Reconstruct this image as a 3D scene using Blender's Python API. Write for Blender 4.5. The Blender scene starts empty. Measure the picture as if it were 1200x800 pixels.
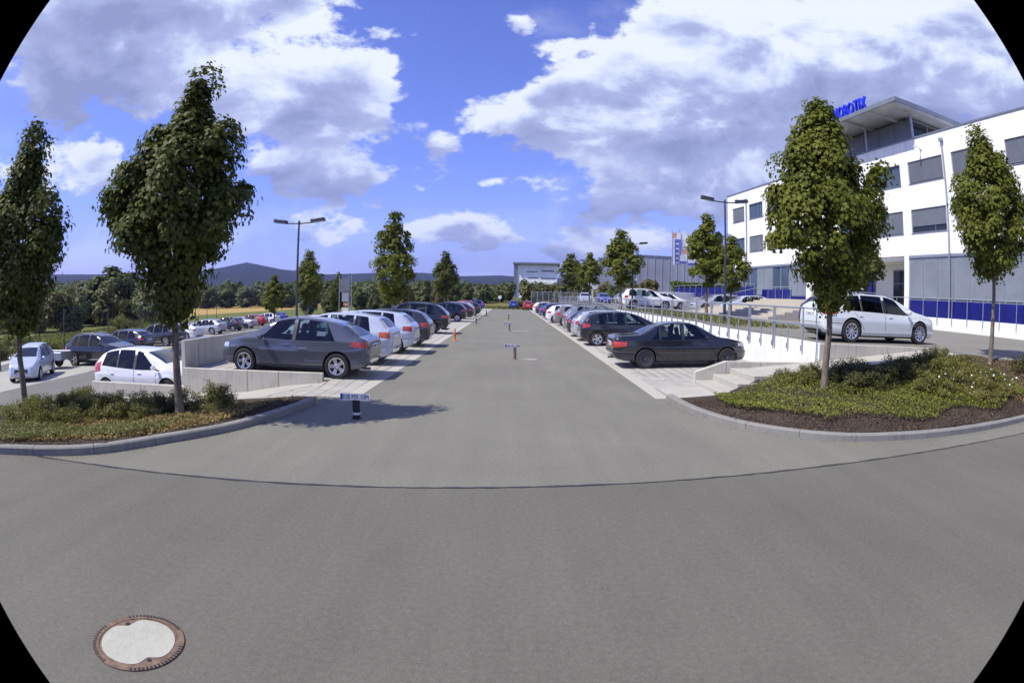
import bpy, bmesh, math, random
import numpy as np
from mathutils import Vector, Matrix
from mathutils.bvhtree import BVHTree

random.seed(7)
RNG = np.random.default_rng(11)
SC = bpy.context.scene
COL = SC.collection
rad = math.radians

# ------------------------------------------------------------------ camera
# wide fisheye lens: theta = r/f + K (r/f)^3, measured from the straight lines of the place
F_PX, K3, PITCH, YAW, ROLL, CAM_H = 666.1, .049, 4.436, .236, 1.145, 2.062
cd = bpy.data.cameras.new("camera")
cam = bpy.data.objects.new("camera", cd)
COL.objects.link(cam)
SC.camera = cam


def cam_dir(d):
    def rot(v, i, j, a):
        a = rad(a)
        e = list(v)
        e[i] = v[i] * math.cos(a) - v[j] * math.sin(a)
        e[j] = v[i] * math.sin(a) + v[j] * math.cos(a)
        return e
    d = rot(d, 0, 2, ROLL)
    d = rot(d, 1, 2, -PITCH)
    return Vector(rot(d, 0, 1, -YAW))


R_, F_, U_ = cam_dir((1, 0, 0)), cam_dir((0, 1, 0)), cam_dir((0, 0, 1))
cam.matrix_world = Matrix(((R_.x, U_.x, -F_.x, 0), (R_.y, U_.y, -F_.y, 0), (R_.z, U_.z, -F_.z, CAM_H), (0, 0, 0, 1)))
cd.type = 'PANO'
cd.panorama_type = 'FISHEYE_LENS_POLYNOMIAL'
cd.sensor_width = 36.0
cd.sensor_fit = 'HORIZONTAL'
kk = (1200 / 36.0) / F_PX
cd.fisheye_polynomial_k0 = 0
cd.fisheye_polynomial_k1 = -kk
cd.fisheye_polynomial_k2 = 0
cd.fisheye_polynomial_k3 = -K3 * kk ** 3
cd.fisheye_polynomial_k4 = 0
cd.fisheye_fov = rad(121.5)
cd.clip_start = .05
cd.clip_end = 40000

# ------------------------------------------------------------------ world, sun, exposure
SUN_TO = Vector((-.934, -.356, 0)).normalized() * math.cos(rad(54)) + Vector((0, 0, math.sin(rad(54))))
SC.view_settings.view_transform = 'Standard'
SC.view_settings.look = 'None'
SC.view_settings.exposure = 0.22
SC.view_settings.gamma = 1.0
SC.view_settings.use_curve_mapping = False
sl = bpy.data.lights.new("sun", 'SUN')
sl.energy = 5.0
sl.angle = rad(.53)
sl.color = (1.0, .94, .82)
so = bpy.data.objects.new("sun", sl)
so.rotation_euler = (-SUN_TO).to_track_quat('-Z', 'Y').to_euler()
so.location = (0, 0, 60)
COL.objects.link(so)

W = bpy.data.worlds.new("World")
SC.world = W
W.use_nodes = True
wt = W.node_tree
for n_ in list(wt.nodes):
    wt.nodes.remove(n_)


class NT:
    def __init__(s, t):
        s.t = t

    def n(s, typ, **kw):
        o = s.t.nodes.new(typ)
        for k, v in kw.items():
            setattr(o, k, v)
        return o

    def put(s, sock, v):
        if hasattr(v, 'is_linked'):
            s.t.links.new(v, sock)
        elif v is not None:
            sock.default_value = v

    def m(s, op, a, b=None, c=None, clamp=False):
        o = s.n('ShaderNodeMath', operation=op, use_clamp=clamp)
        s.put(o.inputs[0], a)
        if b is not None:
            s.put(o.inputs[1], b)
        if c is not None:
            s.put(o.inputs[2], c)
        return o.outputs[0]

    def vm(s, op, a, b=None, sc=None):
        o = s.n('ShaderNodeVectorMath', operation=op)
        s.put(o.inputs[0], a)
        if b is not None:
            s.put(o.inputs[1], b)
        if sc is not None:
            s.put(o.inputs[3], sc)
        return o.outputs[0]

    def noise(s, vec, scale, detail=4, rough=.55, dist=0, typ='3D'):
        o = s.n('ShaderNodeTexNoise', noise_dimensions=typ)
        s.put(o.inputs['Vector'], vec)
        o.inputs['Scale'].default_value = scale
        o.inputs['Detail'].default_value = detail
        o.inputs['Roughness'].default_value = rough
        o.inputs['Distortion'].default_value = dist
        return o.outputs[0]

    def ramp(s, fac, stops, interp='LINEAR'):
        o = s.n('ShaderNodeValToRGB')
        o.color_ramp.interpolation = interp
        el = o.color_ramp.elements
        while len(el) > 1:
            el.remove(el[0])
        el[0].position = stops[0][0]
        el[0].color = tuple(stops[0][1]) + (1,)
        for p, c in stops[1:]:
            e = el.new(p)
            e.color = tuple(c) + (1,)
        s.put(o.inputs[0], fac)
        return o.outputs[0]

    def mix(s, fac, a, b, typ='MIX'):
        o = s.n('ShaderNodeMix', data_type='RGBA', blend_type=typ)
        s.put(o.inputs[0], fac)
        s.put(o.inputs[6], a if hasattr(a, 'is_linked') else tuple(a) + (1,))
        s.put(o.inputs[7], b if hasattr(b, 'is_linked') else tuple(b) + (1,))
        return o.outputs[2]

    def mr(s, v, a, b, c=0., d=1., smooth=True):
        o = s.n('ShaderNodeMapRange', interpolation_type='SMOOTHSTEP' if smooth else 'LINEAR')
        s.put(o.inputs[0], v)
        for i, q in enumerate((a, b, c, d)):
            o.inputs[i + 1].default_value = q
        return o.outputs[0]


w = NT(wt)
geo = w.n('ShaderNodeNewGeometry')
dirv = w.vm('SCALE', geo.outputs['Incoming'], sc=-1.0)
sep = w.n('ShaderNodeSeparateXYZ')
w.put(sep.inputs[0], dirv)
dx, dy, dz = sep.outputs
az = w.m('MULTIPLY', w.m('ARCTAN2', dx, dy), 57.2958)
el = w.m('MULTIPLY', w.m('ARCSINE', dz), 57.2958)
sky = w.n('ShaderNodeTexSky', sky_type='NISHITA')
sky.sun_disc = False
sky.sun_elevation = rad(54)
sky.sun_rotation = math.atan2(SUN_TO.x, SUN_TO.y)
sky.altitude = 250
sky.air_density = 1.0
sky.dust_density = .35
sky.ozone_density = 3.5
# cumulus field: lobes at the bearings and heights where the clouds stand (azimuth, elevation, half widths, weight)
LOBES = [(-46, 26, 9, 5, 1.0), (-54, 34, 10, 8, 1.), (-38, 29, 12, 7, 1.0), (-33, 20, 9, 3.5, .85), (-19, 21, 8, 5.2, 1.15),
         (-24, 17, 8, 3.5, .7), (-44, 13, 3.5, 2.2, .85), (-49, 20, 6, 3, .7), (-19, 11.8, 7, 2.4, .95), (-27, 12, 5, 2, .6), (-4.5, 7.2, 5.5, 1.7, .95),
         (-8, 5.6, 9, 1.4, .55), (-21, 6.8, 9, 2.0, .5), (-25, 30, 7, 2.2, .45), (-9, 29, 5, 1.5, .45), (0, 28.5, 2.4, 1.4, .5), (5, 26, 3, 1, .4),
         (-8, 15.5, 2.6, 1.3, .6), (-1, 11.5, 3, .8, .5), (-52, 11, 5, 3, .6),
         (2.5, 17.5, 8, 2.3, .9), (6, 21, 6, 2.6, .75), (9, 17, 8, 3.6, .9), (13, 22, 7, 4.5, .95), (19, 18, 10, 5, 1.0), (12, 11, 8, 3, .8),
         (19, 11.5, 9, 3.6, .85), (27, 19, 9, 5, 1.0), (33, 25, 10, 6, 1.0), (25, 27, 7, 4, .8), (17, 28.5, 8, 3.5, .8), (41, 22, 9, 6, 1.0),
         (50, 27, 10, 8, .95), (58, 20, 10, 8, .9), (14, 5.5, 12, 1.8, .6), (3, 4.4, 10, 1.5, .45), (7, 8.2, 4, 1.6, .4), (30, 9, 7, 4, .7), (-3, 19.5, 1.5, 1, .2),
         (-70, 25, 12, 12, .9), (75, 25, 14, 12, .9), (-120, 30, 30, 12, .7), (120, 30, 30, 12, .7), (180, 25, 30, 12, .8), (0, 55, 30, 9, .6), (-100, 60, 40, 8, .6)]
nzv = w.vm('MULTIPLY', dirv, (1.0, 1.0, 1.9))
warp = w.n('ShaderNodeTexNoise')
w.put(warp.inputs['Vector'], nzv)
warp.inputs['Scale'].default_value = 7
warp.inputs['Detail'].default_value = 3
nA = w.noise(nzv, 5.5, 8, .58, .25)
nB = w.noise(nzv, 17, 7, .62, .1)
nC = w.noise(w.vm('ADD', nzv, (3.1, 1.7, .4)), 3.4, 5, .55, .1)


def lobes(azs, els):
    tot = None
    low = None
    for a, e, sa, se, wgt in LOBES:
        x = w.m('MULTIPLY', w.m('SUBTRACT', azs, a), 1 / (sa * .92))
        up = w.m('SUBTRACT', els, e)
        # flatter base than top
        y = w.m('MULTIPLY', up, 1 / (se * 1.0))
        d2 = w.m('ADD', w.m('MULTIPLY', x, x), w.m('MULTIPLY', y, y))
        g = w.m('MULTIPLY', w.m('EXPONENT', w.m('MULTIPLY', d2, -.9)), wgt)
        tot = g if tot is None else w.m('ADD', tot, g)
        gl = w.m('MULTIPLY', g, y)
        low = gl if low is None else w.m('ADD', low, gl)
    return tot, w.m('DIVIDE', low, w.m('ADD', tot, .08))


wd = w.m('MULTIPLY', w.m('SUBTRACT', warp.outputs[0], .5), 9.0)
az2 = w.m('ADD', az, wd)
lob, upness = lobes(az2, w.m('ADD', el, w.m('MULTIPLY', w.m('SUBTRACT', nA, .5), 4.0)))
fld = w.m('ADD', lob, w.m('ADD', w.m('MULTIPLY', w.m('SUBTRACT', nA, .5), 1.9), w.m('MULTIPLY', w.m('SUBTRACT', nB, .5), 1.25)))
cov = w.mr(fld, .43, .72)
lowband = w.mr(el, 11, 2, 0, .40)
cov = w.m('MAXIMUM', cov, w.m('MULTIPLY', lowband, w.mr(nC, .35, .62)))
cov = w.m('MAXIMUM', cov, w.mr(el, 4.0, 0.0, 0, .38))
cov = w.m('MAXIMUM', cov, w.m('MULTIPLY', w.mr(nC, .52, .74), .32))
# thick bellies go grey, thin rims and sun-side towers stay white
thick = w.mr(w.m('ADD', w.m('MULTIPLY', lob, .8), w.m('MULTIPLY', w.m('SUBTRACT', nA, .5), 2.6)), .35, 1.35)
nD = w.noise(w.vm('ADD', nzv, (.030, .012, -.07)), 5.5, 8, .58, .25)
shade = w.m('ADD', w.m('MULTIPLY', thick, .36), w.m('ADD', w.m('MULTIPLY', upness, -.85), .14))
belly = w.m('ADD', shade, w.m('MULTIPLY', w.m('SUBTRACT', nD, nA), 2.6), clamp=True)
ccol = w.ramp(belly, [(0.0, (.84, .90, 1.0)), (.22, (.68, .76, .98)), (.5, (.42, .48, .76)), (1.0, (.28, .325, .56))])
cb = w.n('ShaderNodeBackground')
w.put(cb.inputs[0], ccol)
cb.inputs[1].default_value = .93
sb = w.n('ShaderNodeBackground')
skc = w.mix(1.0, sky.outputs[0], (.82, .77, 1.32), 'MULTIPLY')
w.put(sb.inputs[0], skc)
sb.inputs[1].default_value = .14
mx = w.n('ShaderNodeMixShader')
w.put(mx.inputs[0], cov)
w.put(mx.inputs[1], sb.outputs[0])
w.put(mx.inputs[2], cb.outputs[0])
wo = w.n('ShaderNodeOutputWorld')
w.put(wo.inputs[0], mx.outputs[0])

# ------------------------------------------------------------------ materials
MATS = {}


def material(name):
    m = bpy.data.materials.new(name)
    m.use_nodes = True
    nt = m.node_tree
    for q in list(nt.nodes):
        nt.nodes.remove(q)
    t = NT(nt)
    out = t.n('ShaderNodeOutputMaterial')
    MATS[name] = m
    return m, t, out


def principled(t, out, col, rough=.6, metal=0., spec=.5, coat=0., bump=None, alpha=None):
    b = t.n('ShaderNodeBsdfPrincipled')
    t.put(b.inputs['Base Color'], col if hasattr(col, 'is_linked') else tuple(col) + (1,))
    t.put(b.inputs['Roughness'], rough)
    t.put(b.inputs['Metallic'], metal)
    b.inputs['Specular IOR Level'].default_value = spec
    b.inputs['Coat Weight'].default_value = coat
    b.inputs['Coat Roughness'].default_value = .04
    if alpha is not None:
        b.inputs['Alpha'].default_value = alpha
    if bump is not None:
        bn = t.n('ShaderNodeBump')
        bn.inputs['Strength'].default_value = bump[1]
        bn.inputs['Distance'].default_value = bump[2]
        t.put(bn.inputs['Height'], bump[0])
        t.put(b.inputs['Normal'], bn.outputs[0])
    t.put(out.inputs[0], b.outputs[0])
    return b


def opos(t):
    return t.n('ShaderNodeTexCoord').outputs['Object']


def simple(name, col, rough=.6, metal=0., spec=.5, coat=0., var=.12, vs=3.0, bump=0.):
    m, t, out = material(name)
    p = opos(t)
    nz = t.noise(p, vs, 5, .6)
    c = t.mix(t.mr(nz, .3, .7), tuple(x * (1 - var) for x in col), tuple(min(1, x * (1 + var)) for x in col))
    r = t.m('ADD', rough, t.m('MULTIPLY', t.m('SUBTRACT', nz, .5), .15))
    principled(t, out, c, r, metal, spec, coat, (t.noise(p, 60, 3), bump, .01) if bump else None)
    return m


def asphalt(name, base, warm=0.0, crackamt=.12):
    m, t, out = material(name)
    p = opos(t)
    fine = t.noise(p, 170, 2, .7)
    mid = t.noise(p, 22, 4, .6)
    grain = t.noise(p, 62, 2, .8)
    big = t.noise(p, .35, 5, .6, .4)
    streak = t.noise(t.vm('MULTIPLY', p, (2.2, .16, 1)), 1.2, 4, .6)
    v = t.m('ADD', t.m('MULTIPLY', t.m('SUBTRACT', fine, .5), 2.0), t.m('MULTIPLY', t.m('SUBTRACT', big, .5), .62))
    v = t.m('ADD', v, t.m('MULTIPLY', t.m('SUBTRACT', streak, .5), .40))
    v = t.m('ADD', v, t.m('MULTIPLY', t.m('SUBTRACT', mid, .5), .8))
    c = t.ramp(t.m('ADD', v, .5), [(0, tuple(x * .62 for x in base)), (.5, base), (1, tuple(x * 1.42 for x in base))])
    st = t.noise(p, .9, 3, .5, .8)
    c = t.mix(t.mr(grain, .58, .72, 0, .55), c, tuple(min(.6, x * 1.9) for x in base))
    c = t.mix(t.mr(grain, .42, .28, 0, .6), c, tuple(x * .45 for x in base))
    oil = t.mr(t.noise(p, .75, 2, .4, 1.2), .70, .80)
    c = t.mix(t.m('MULTIPLY', oil, .12), c, tuple(x * .55 for x in base))
    spots = t.mr(t.noise(p, 2.3, 4, .75, .5), .69, .76)
    c = t.mix(t.m('MULTIPLY', spots, .35), c, tuple(x * .55 for x in base))
    vo = t.n('ShaderNodeTexVoronoi')
    t.put(vo.inputs['Vector'], p)
    vo.inputs['Scale'].default_value = 95
    chips = t.mr(vo.outputs['Distance'], .16, .10)
    spec = t.m('MULTIPLY', chips, t.mr(t.noise(p, 31, 2), .55, .65))
    c = t.mix(t.m('MULTIPLY', spec, .5), c, (.42, .41, .38))
    # hairline cracks in a few places
    vc = t.n('ShaderNodeTexVoronoi', feature='DISTANCE_TO_EDGE')
    nz2 = t.n('ShaderNodeTexNoise')
    t.put(nz2.inputs['Vector'], p)
    nz2.inputs['Scale'].default_value = 1.7
    nz2.inputs['Detail'].default_value = 6
    t.put(vc.inputs['Vector'], t.vm('ADD', p, t.vm('SCALE', nz2.outputs['Color'], sc=.9)))
    vc.inputs['Scale'].default_value = .22
    crack = t.m('MULTIPLY', t.mr(vc.outputs['Distance'], .0042, .0012), t.mr(t.noise(p, .17, 2), .50, .60))
    c = t.mix(t.m('MULTIPLY', crack, crackamt), c, tuple(x * .35 for x in base))
    principled(t, out, c, .86, 0, .35, 0, (t.m('ADD', fine, t.m('MULTIPLY', mid, .5)), .5, .006))
    return m


M_street = asphalt('street_asphalt', (.124, .120, .097))
M_aisle = asphalt('aisle_asphalt', (.170, .166, .134))
M_lotasph = asphalt('lot_asphalt', (.145, .143, .128))
M_upasph = asphalt('upper_asphalt', (.19, .185, .16))
M_bitumen = simple('bitumen', (.03, .03, .032), .5, bump=.2)
M_patch = simple('pale_patch', (.46, .44, .36), .85, vs=8, bump=.3)


def concrete(name, col, stain=.35, bump=.25):
    m, t, out = material(name)
    p = opos(t)
    n1 = t.noise(p, 1.6, 6, .65, .3)
    n2 = t.noise(p, 55, 3, .6)
    drip = t.noise(t.vm('MULTIPLY', p, (9, 9, .5)), 1.5, 4, .6)
    v = t.m('ADD', t.m('MULTIPLY', n1, .55), t.m('MULTIPLY', drip, .45))
    c = t.ramp(v, [(.28, tuple(x * (1 - stain) for x in col)), (.52, col), (.8, tuple(min(.9, x * 1.1) for x in col))])
    c = t.mix(t.m('MULTIPLY', t.m('ABSOLUTE', t.m('SUBTRACT', n2, .5)), .8), c, tuple(x * .6 for x in col))
    principled(t, out, c, .85, 0, .3, 0, (n2, bump, .008))
    return m


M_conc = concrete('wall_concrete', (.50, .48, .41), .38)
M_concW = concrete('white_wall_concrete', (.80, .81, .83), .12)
M_step = concrete('step_concrete', (.42, .405, .35), .25)
M_sand = concrete('sand_concrete', (.44, .41, .34), .2)
M_kerb = concrete('kerb_concrete', (.235, .232, .21), .4)
M_path = concrete('path_concrete', (.40, .385, .34), .2)
M_dirt = simple('joint_dirt', (.15, .14, .12), .9)
M_galv = simple('galvanised_steel', (.36, .39, .43), .42, .55, .5, vs=9)
M_lamp = simple('lamp_paint', (.045, .055, .07), .45, .2)
M_dark = simple('dark_plastic', (.02, .02, .022), .5)
M_black = simple('black_rubber', (.018, .018, .018), .75, bump=.3)
M_silverband = simple('silver_band', (.7, .7, .7), .35, .4)
M_orange = simple('orange_plastic', (.62, .17, .035), .5)
M_brown = simple('brown_post', (.16, .12, .09), .6)
M_plate = simple('plate_white', (.80, .80, .78), .4, var=.03)
M_blue = simple('plate_blue', (.012, .035, .34), .4, var=.05)
M_ink = simple('plate_ink', (.012, .012, .014), .5, var=.05)
M_iron = simple('cast_iron', (.17, .115, .08), .75, .15, .4, var=.35, vs=14, bump=.5)
M_infill = concrete('manhole_concrete', (.40, .40, .335), .22, .6)
M_white = simple('white_paint', (.80, .81, .80), .5, var=.03, vs=.6)
M_fac = None


def facade_mat():
    m, t, out = material('facade_render')
    p = opos(t)
    drip = t.noise(t.vm('MULTIPLY', p, (1.3, 1.3, .12)), 2.2, 5, .6)
    n2 = t.noise(p, 40, 3)
    c = t.ramp(drip, [(.3, (.70, .71, .70)), (.5, (.82, .83, .82)), (.8, (.85, .86, .86))])
    principled(t, out, c, .8, 0, .3, 0, (n2, .15, .01))
    return m


M_fac = facade_mat()


def blinds_mat(name, a, b, freq=22):
    m, t, out = material(name)
    p = opos(t)
    s = t.n('ShaderNodeSeparateXYZ')
    t.put(s.inputs[0], p)
    wv = t.m('SINE', t.m('MULTIPLY', s.outputs[2], freq * 6.283))
    nz = t.noise(p, .5, 3)
    c = t.mix(t.mr(wv, -1, 1), a, b)
    c = t.mix(t.mr(nz, .35, .65, 0, .35), c, tuple(x * .7 for x in a))
    b_ = principled(t, out, c, .35, .1, .5, .3, (wv, .25, .01))
    return m


M_blind = blinds_mat('window_blind', (.15, .17, .20), (.20, .22, .255), 12)
M_blindg = blinds_mat('ground_floor_blind', (.22, .25, .29), (.28, .31, .35), 9)
M_frame = simple('window_frame', (.20, .22, .25), .4, .4, var=.05)
M_bpanel = simple('blue_panel', (.009, .012, .15), .25, 0, .5, .3, var=.12, vs=1.5)
M_sign = simple('blue_letters', (.015, .04, .70), .35, var=.06)
M_roof = simple('roof_steel', (.23, .25, .28), .4, .4, vs=1.)
M_soffit = simple('roof_soffit', (.42, .44, .46), .6, .1, vs=1.)
M_hall = simple('hall_cladding', (.36, .38, .43), .6, .1, vs=.15)
M_hallw = simple('hall_white_cladding', (.84, .87, .85), .6, vs=.3)


def glassy(name, tint=(.25, .3, .3), refl=.12, dark=None):
    m, t, out = material(name)
    if dark is not None:
        principled(t, out, dark, .05, 0, .5, 0.0)
        return m
    tr = t.n('ShaderNodeBsdfTransparent')
    tr.inputs[0].default_value = tint + (1,)
    gl = t.n('ShaderNodeBsdfGlossy')
    gl.inputs['Roughness'].default_value = .03
    fr = t.n('ShaderNodeFresnel')
    fr.inputs[0].default_value = 1.5
    mxs = t.n('ShaderNodeMixShader')
    t.put(mxs.inputs[0], t.m('ADD', fr.outputs[0], refl - .04, clamp=True))
    t.put(mxs.inputs[1], tr.outputs[0])
    t.put(mxs.inputs[2], gl.outputs[0])
    t.put(out.inputs[0], mxs.outputs[0])
    return m


M_carglass = glassy('car_glass', (.62, .70, .68), .06)
M_screen = glassy('dark_glass', dark=(.018, .024, .030))
M_reflglass = glassy('mirror_glass', dark=(.06, .09, .14))
M_interior = simple('car_interior', (.085, .082, .08), .8)
M_tyre = simple('tyre_rubber', (.022, .022, .023), .8, var=.2)
M_alloy = simple('alloy_rim', (.62, .63, .66), .25, .85, .5, var=.06)
M_alloyd = simple('dark_rim', (.10, .10, .11), .45, .5, var=.1)
M_chrome = simple('chrome', (.75, .76, .78), .12, 1.0, .5, var=.03)
M_head = simple('headlight_lens', (.55, .60, .64), .08, .3, .6, 1.0, vs=18, var=.3)
M_tail = simple('taillight_lens', (.42, .035, .010), .18, 0, .6, 1.0, vs=16, var=.3)
M_tailo = simple('taillight_orange', (.60, .10, .015), .18, 0, .6, 1.0, vs=16, var=.3)
M_flagw = simple('flag_white', (.72, .75, .80), .7)
M_flagb = simple('flag_blue', (.13, .14, .46), .7)
M_flago = simple('flag_orange', (.70, .32, .20), .7)
M_plateg = simple('plate_greyed', (.66, .67, .69), .5)  # plate white greyed to lower its contrast with the asphalt


def paint(name, col, metal=0.0, rough=.2):
    m, t, out = material('paint_' + name)
    p = opos(t)
    dust = t.noise(p, 3.2, 5, .6)
    fl = t.noise(p, 900, 1)
    c = t.mix(t.m('MULTIPLY', t.mr(fl, .4, .7), .25 * metal), col, tuple(min(1, x * 1.5) for x in col))
    sepn = t.n('ShaderNodeSeparateXYZ')
    t.put(sepn.inputs[0], p)
    low = t.mr(sepn.outputs[2], .55, .2)
    c = t.mix(t.m('MULTIPLY', low, t.mr(dust, .3, .7, .04, .16)), c, (.20, .19, .17))
    r = t.m('ADD', rough, t.m('MULTIPLY', dust, .08))
    principled(t, out, c, r, metal * .6, .5, 1.0)
    return m


PAINT = {k: paint(k, *v) for k, v in {
    'grey': ((.10, .112, .145), .8), 'silver_blue': ((.50, .55, .64), .35), 'silver': ((.46, .48, .51), .5), 'black': ((.012, .013, .017), .1),
    'anthracite': ((.035, .038, .045), .3), 'white': ((.78, .79, .80), 0.), 'pearl': ((.66, .71, .72), .2), 'dark_blue': ((.012, .018, .05), .3),
    'blue': ((.03, .05, .33), .3), 'red': ((.42, .02, .015), .1), 'orange': ((.60, .07, .02), 0.), 'green': ((.02, .05, .04), .2),
    'plum': ((.035, .016, .022), .3), 'brown': ((.20, .185, .165), .4), 'burgundy': ((.09, .012, .02), .3), 'midgrey': ((.22, .235, .26), .5)}.items()}


def leafmat(name, cols, trans=.35, rough=.55, spec=.18, nscale=1.1):
    m, t, out = material(name)
    g = t.n('ShaderNodeNewGeometry')
    rnd = g.outputs['Random Per Island']
    p = opos(t)
    nz = t.noise(p, nscale, 3)
    f = t.m('ADD', t.m('MULTIPLY', rnd, .65), t.m('MULTIPLY', t.mr(nz, .3, .7), .35))
    c = t.ramp(f, [(i / (len(cols) - 1), q) for i, q in enumerate(cols)])
    b = t.n('ShaderNodeBsdfPrincipled')
    t.put(b.inputs['Base Color'], c)
    b.inputs['Roughness'].default_value = rough
    b.inputs['Specular IOR Level'].default_value = spec
    tl = t.n('ShaderNodeBsdfTranslucent')
    t.put(tl.inputs[0], t.mix(.6, c, (.16, .22, .03), 'ADD') if False else t.mix(.5, c, (.14, .20, .03)))
    mxs = t.n('ShaderNodeMixShader')
    mxs.inputs[0].default_value = trans
    t.put(mxs.inputs[1], b.outputs[0])
    t.put(mxs.inputs[2], tl.outputs[0])
    t.put(out.inputs[0], mxs.outputs[0])
    return m


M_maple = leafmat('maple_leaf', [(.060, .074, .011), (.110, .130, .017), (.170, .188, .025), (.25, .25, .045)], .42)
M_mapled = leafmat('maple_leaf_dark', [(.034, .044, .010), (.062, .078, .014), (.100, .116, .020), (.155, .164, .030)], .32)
M_far = leafmat('far_leaf', [(.040, .056, .018), (.070, .092, .026), (.110, .132, .038), (.16, .175, .055)], .25)
M_farg = leafmat('far_leaf_grey', [(.07, .088, .045), (.105, .125, .06), (.145, .165, .08), (.19, .20, .11)], .25)
M_faro = leafmat('far_leaf_olive', [(.07, .065, .02), (.10, .09, .026), (.13, .12, .035), (.17, .13, .04)], .2)
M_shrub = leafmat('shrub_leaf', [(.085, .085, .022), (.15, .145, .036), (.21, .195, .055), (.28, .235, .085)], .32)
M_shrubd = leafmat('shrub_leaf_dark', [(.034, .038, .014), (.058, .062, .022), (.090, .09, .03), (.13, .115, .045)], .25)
M_cover = leafmat('cover_leaf', [(.10, .12, .022), (.175, .20, .035), (.25, .27, .05), (.33, .32, .08)], .35)
M_covery = leafmat('cover_leaf_yellow', [(.16, .13, .04), (.26, .19, .06), (.34, .22, .08), (.24, .22, .07)], .25)
M_grassl = leafmat('grass_leaf', [(.09, .11, .03), (.14, .155, .045), (.19, .19, .065), (.24, .22, .09)], .25)
M_hedge = leafmat('hedge_leaf', [(.05, .085, .015), (.08, .125, .022), (.10, .15, .03), (.13, .18, .04)], .25)
M_twig = simple('twig', (.11, .08, .05), .8)
M_chip = leafmat('bark_chip', [(.035, .024, .018), (.07, .048, .036), (.12, .085, .065), (.20, .16, .12)], 0, .9, .1)


def mulch_mat():
    m, t, out = material('mulch')
    p = opos(t)
    a = t.noise(p, 34, 4, .7)
    c = t.ramp(a, [(.3, (.022, .016, .013)), (.5, (.055, .040, .032)), (.72, (.12, .09, .07))])
    c = t.mix(t.mr(t.noise(p, .8, 3), .4, .65, 0, .4), c, (.09, .08, .05))
    principled(t, out, c, .95, 0, .15, 0, (a, .9, .03))
    return m


M_mulch = mulch_mat()


def bark_mat():
    m, t, out = material('tree_bark')
    p = opos(t)
    a = t.noise(t.vm('MULTIPLY', p, (14, 14, 2.2)), 1.6, 5, .65)
    c = t.ramp(a, [(.3, (.075, .062, .045)), (.5, (.17, .145, .105)), (.75, (.27, .24, .18))])
    principled(t, out, c, .9, 0, .2, 0, (a, .6, .02))
    return m


M_bark = bark_mat()


def paver_mat():
    m, t, out = material('paver_concrete')
    oi = t.n('ShaderNodeObjectInfo').outputs['Random']
    g = t.n('ShaderNodeNewGeometry').outputs['Random Per Island']
    p = opos(t)
    nz = t.noise(p, 46, 3, .6)
    big = t.noise(t.n('ShaderNodeNewGeometry').outputs['Position'], .5, 4, .6)
    f = t.m('ADD', t.m('MULTIPLY', t.m('ADD', oi, g), .30), t.m('ADD', t.m('MULTIPLY', nz, .25), t.m('MULTIPLY', big, .25)))
    c = t.ramp(f, [(.2, (.25, .245, .22)), (.5, (.34, .33, .295)), (.8, (.42, .405, .36))])
    principled(t, out, c, .88, 0, .3, 0, (nz, .3, .006))
    return m


M_paver = paver_mat()


def terrain_mat():
    m, t, out = material('terrain_fields')
    p = t.n('ShaderNodeNewGeometry').outputs['Position']
    s = t.n('ShaderNodeSeparateXYZ')
    t.put(s.inputs[0], p)
    x, y, z = s.outputs
    r = t.m('SQRT', t.m('ADD', t.m('MULTIPLY', x, x), t.m('MULTIPLY', y, y)))
    fine = t.noise(p, 1.3, 5, .65)
    big = t.noise(p, .03, 4, .6)
    grass = t.ramp(t.m('ADD', t.m('MULTIPLY', fine, .5), t.m('MULTIPLY', big, .5)), [(.3, (.05, .062, .02)), (.5, (.10, .105, .034)), (.7, (.17, .15, .06))])
    # strips of stubble and meadow across the valley
    u = t.m('ADD', t.m('MULTIPLY', x, -1.0), t.m('MULTIPLY', y, .05))
    stn = t.m('ADD', u, t.m('MULTIPLY', t.m('SUBTRACT', big, .5), 10))
    strip = t.m('MULTIPLY', t.mr(stn, 92, 96), t.mr(stn, 160, 152))
    col = t.mix(strip, grass, (.36, .26, .095))
    strip2 = t.m('MULTIPLY', t.mr(stn, 60, 64), t.mr(stn, 94, 90))
    col = t.mix(t.m('MULTIPLY', strip2, .8), col, (.12, .145, .045))
    vo = t.n('ShaderNodeTexVoronoi')
    t.put(vo.inputs['Vector'], t.vm('MULTIPLY', p, (.0035, .0016, 0)))
    vo.inputs['Scale'].default_value = 1
    farf = t.ramp(vo.outputs['Color'], [(.2, (.05, .07, .03)), (.5, (.16, .16, .07)), (.6, (.30, .26, .13)), (.85, (.09, .11, .045))], 'CONSTANT')
    col = t.mix(t.mr(r, 420, 500), col, farf)
    forest = t.ramp(t.noise(p, .02, 6, .7), [(.35, (.010, .016, .010)), (.6, (.022, .030, .016))])
    fz = t.m('ADD', z, t.m('MULTIPLY', t.m('SUBTRACT', t.noise(p, .0022, 4), .5), 60))
    col = t.mix(t.mr(fz, 30, 40), col, forest)
    principled(t, out, col, .95, 0, .1, 0, (fine, .8, .12))
    return m


M_terrain = terrain_mat()



def verge_mat():
    m, t, out = material('verge_grass')
    p = t.n('ShaderNodeNewGeometry').outputs['Position']
    a = t.noise(p, 3, 5, .7)
    b = t.noise(p, .12, 4, .6)
    c = t.ramp(t.m('ADD', t.m('MULTIPLY', a, .5), t.m('MULTIPLY', b, .5)), [(.32, (.07, .08, .025)), (.5, (.14, .135, .045)), (.66, (.25, .21, .085))])
    principled(t, out, c, .95, 0, .1, 0, (a, .8, .05))
    return m


M_verge = verge_mat()

# ------------------------------------------------------------------ mesh helpers


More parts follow.
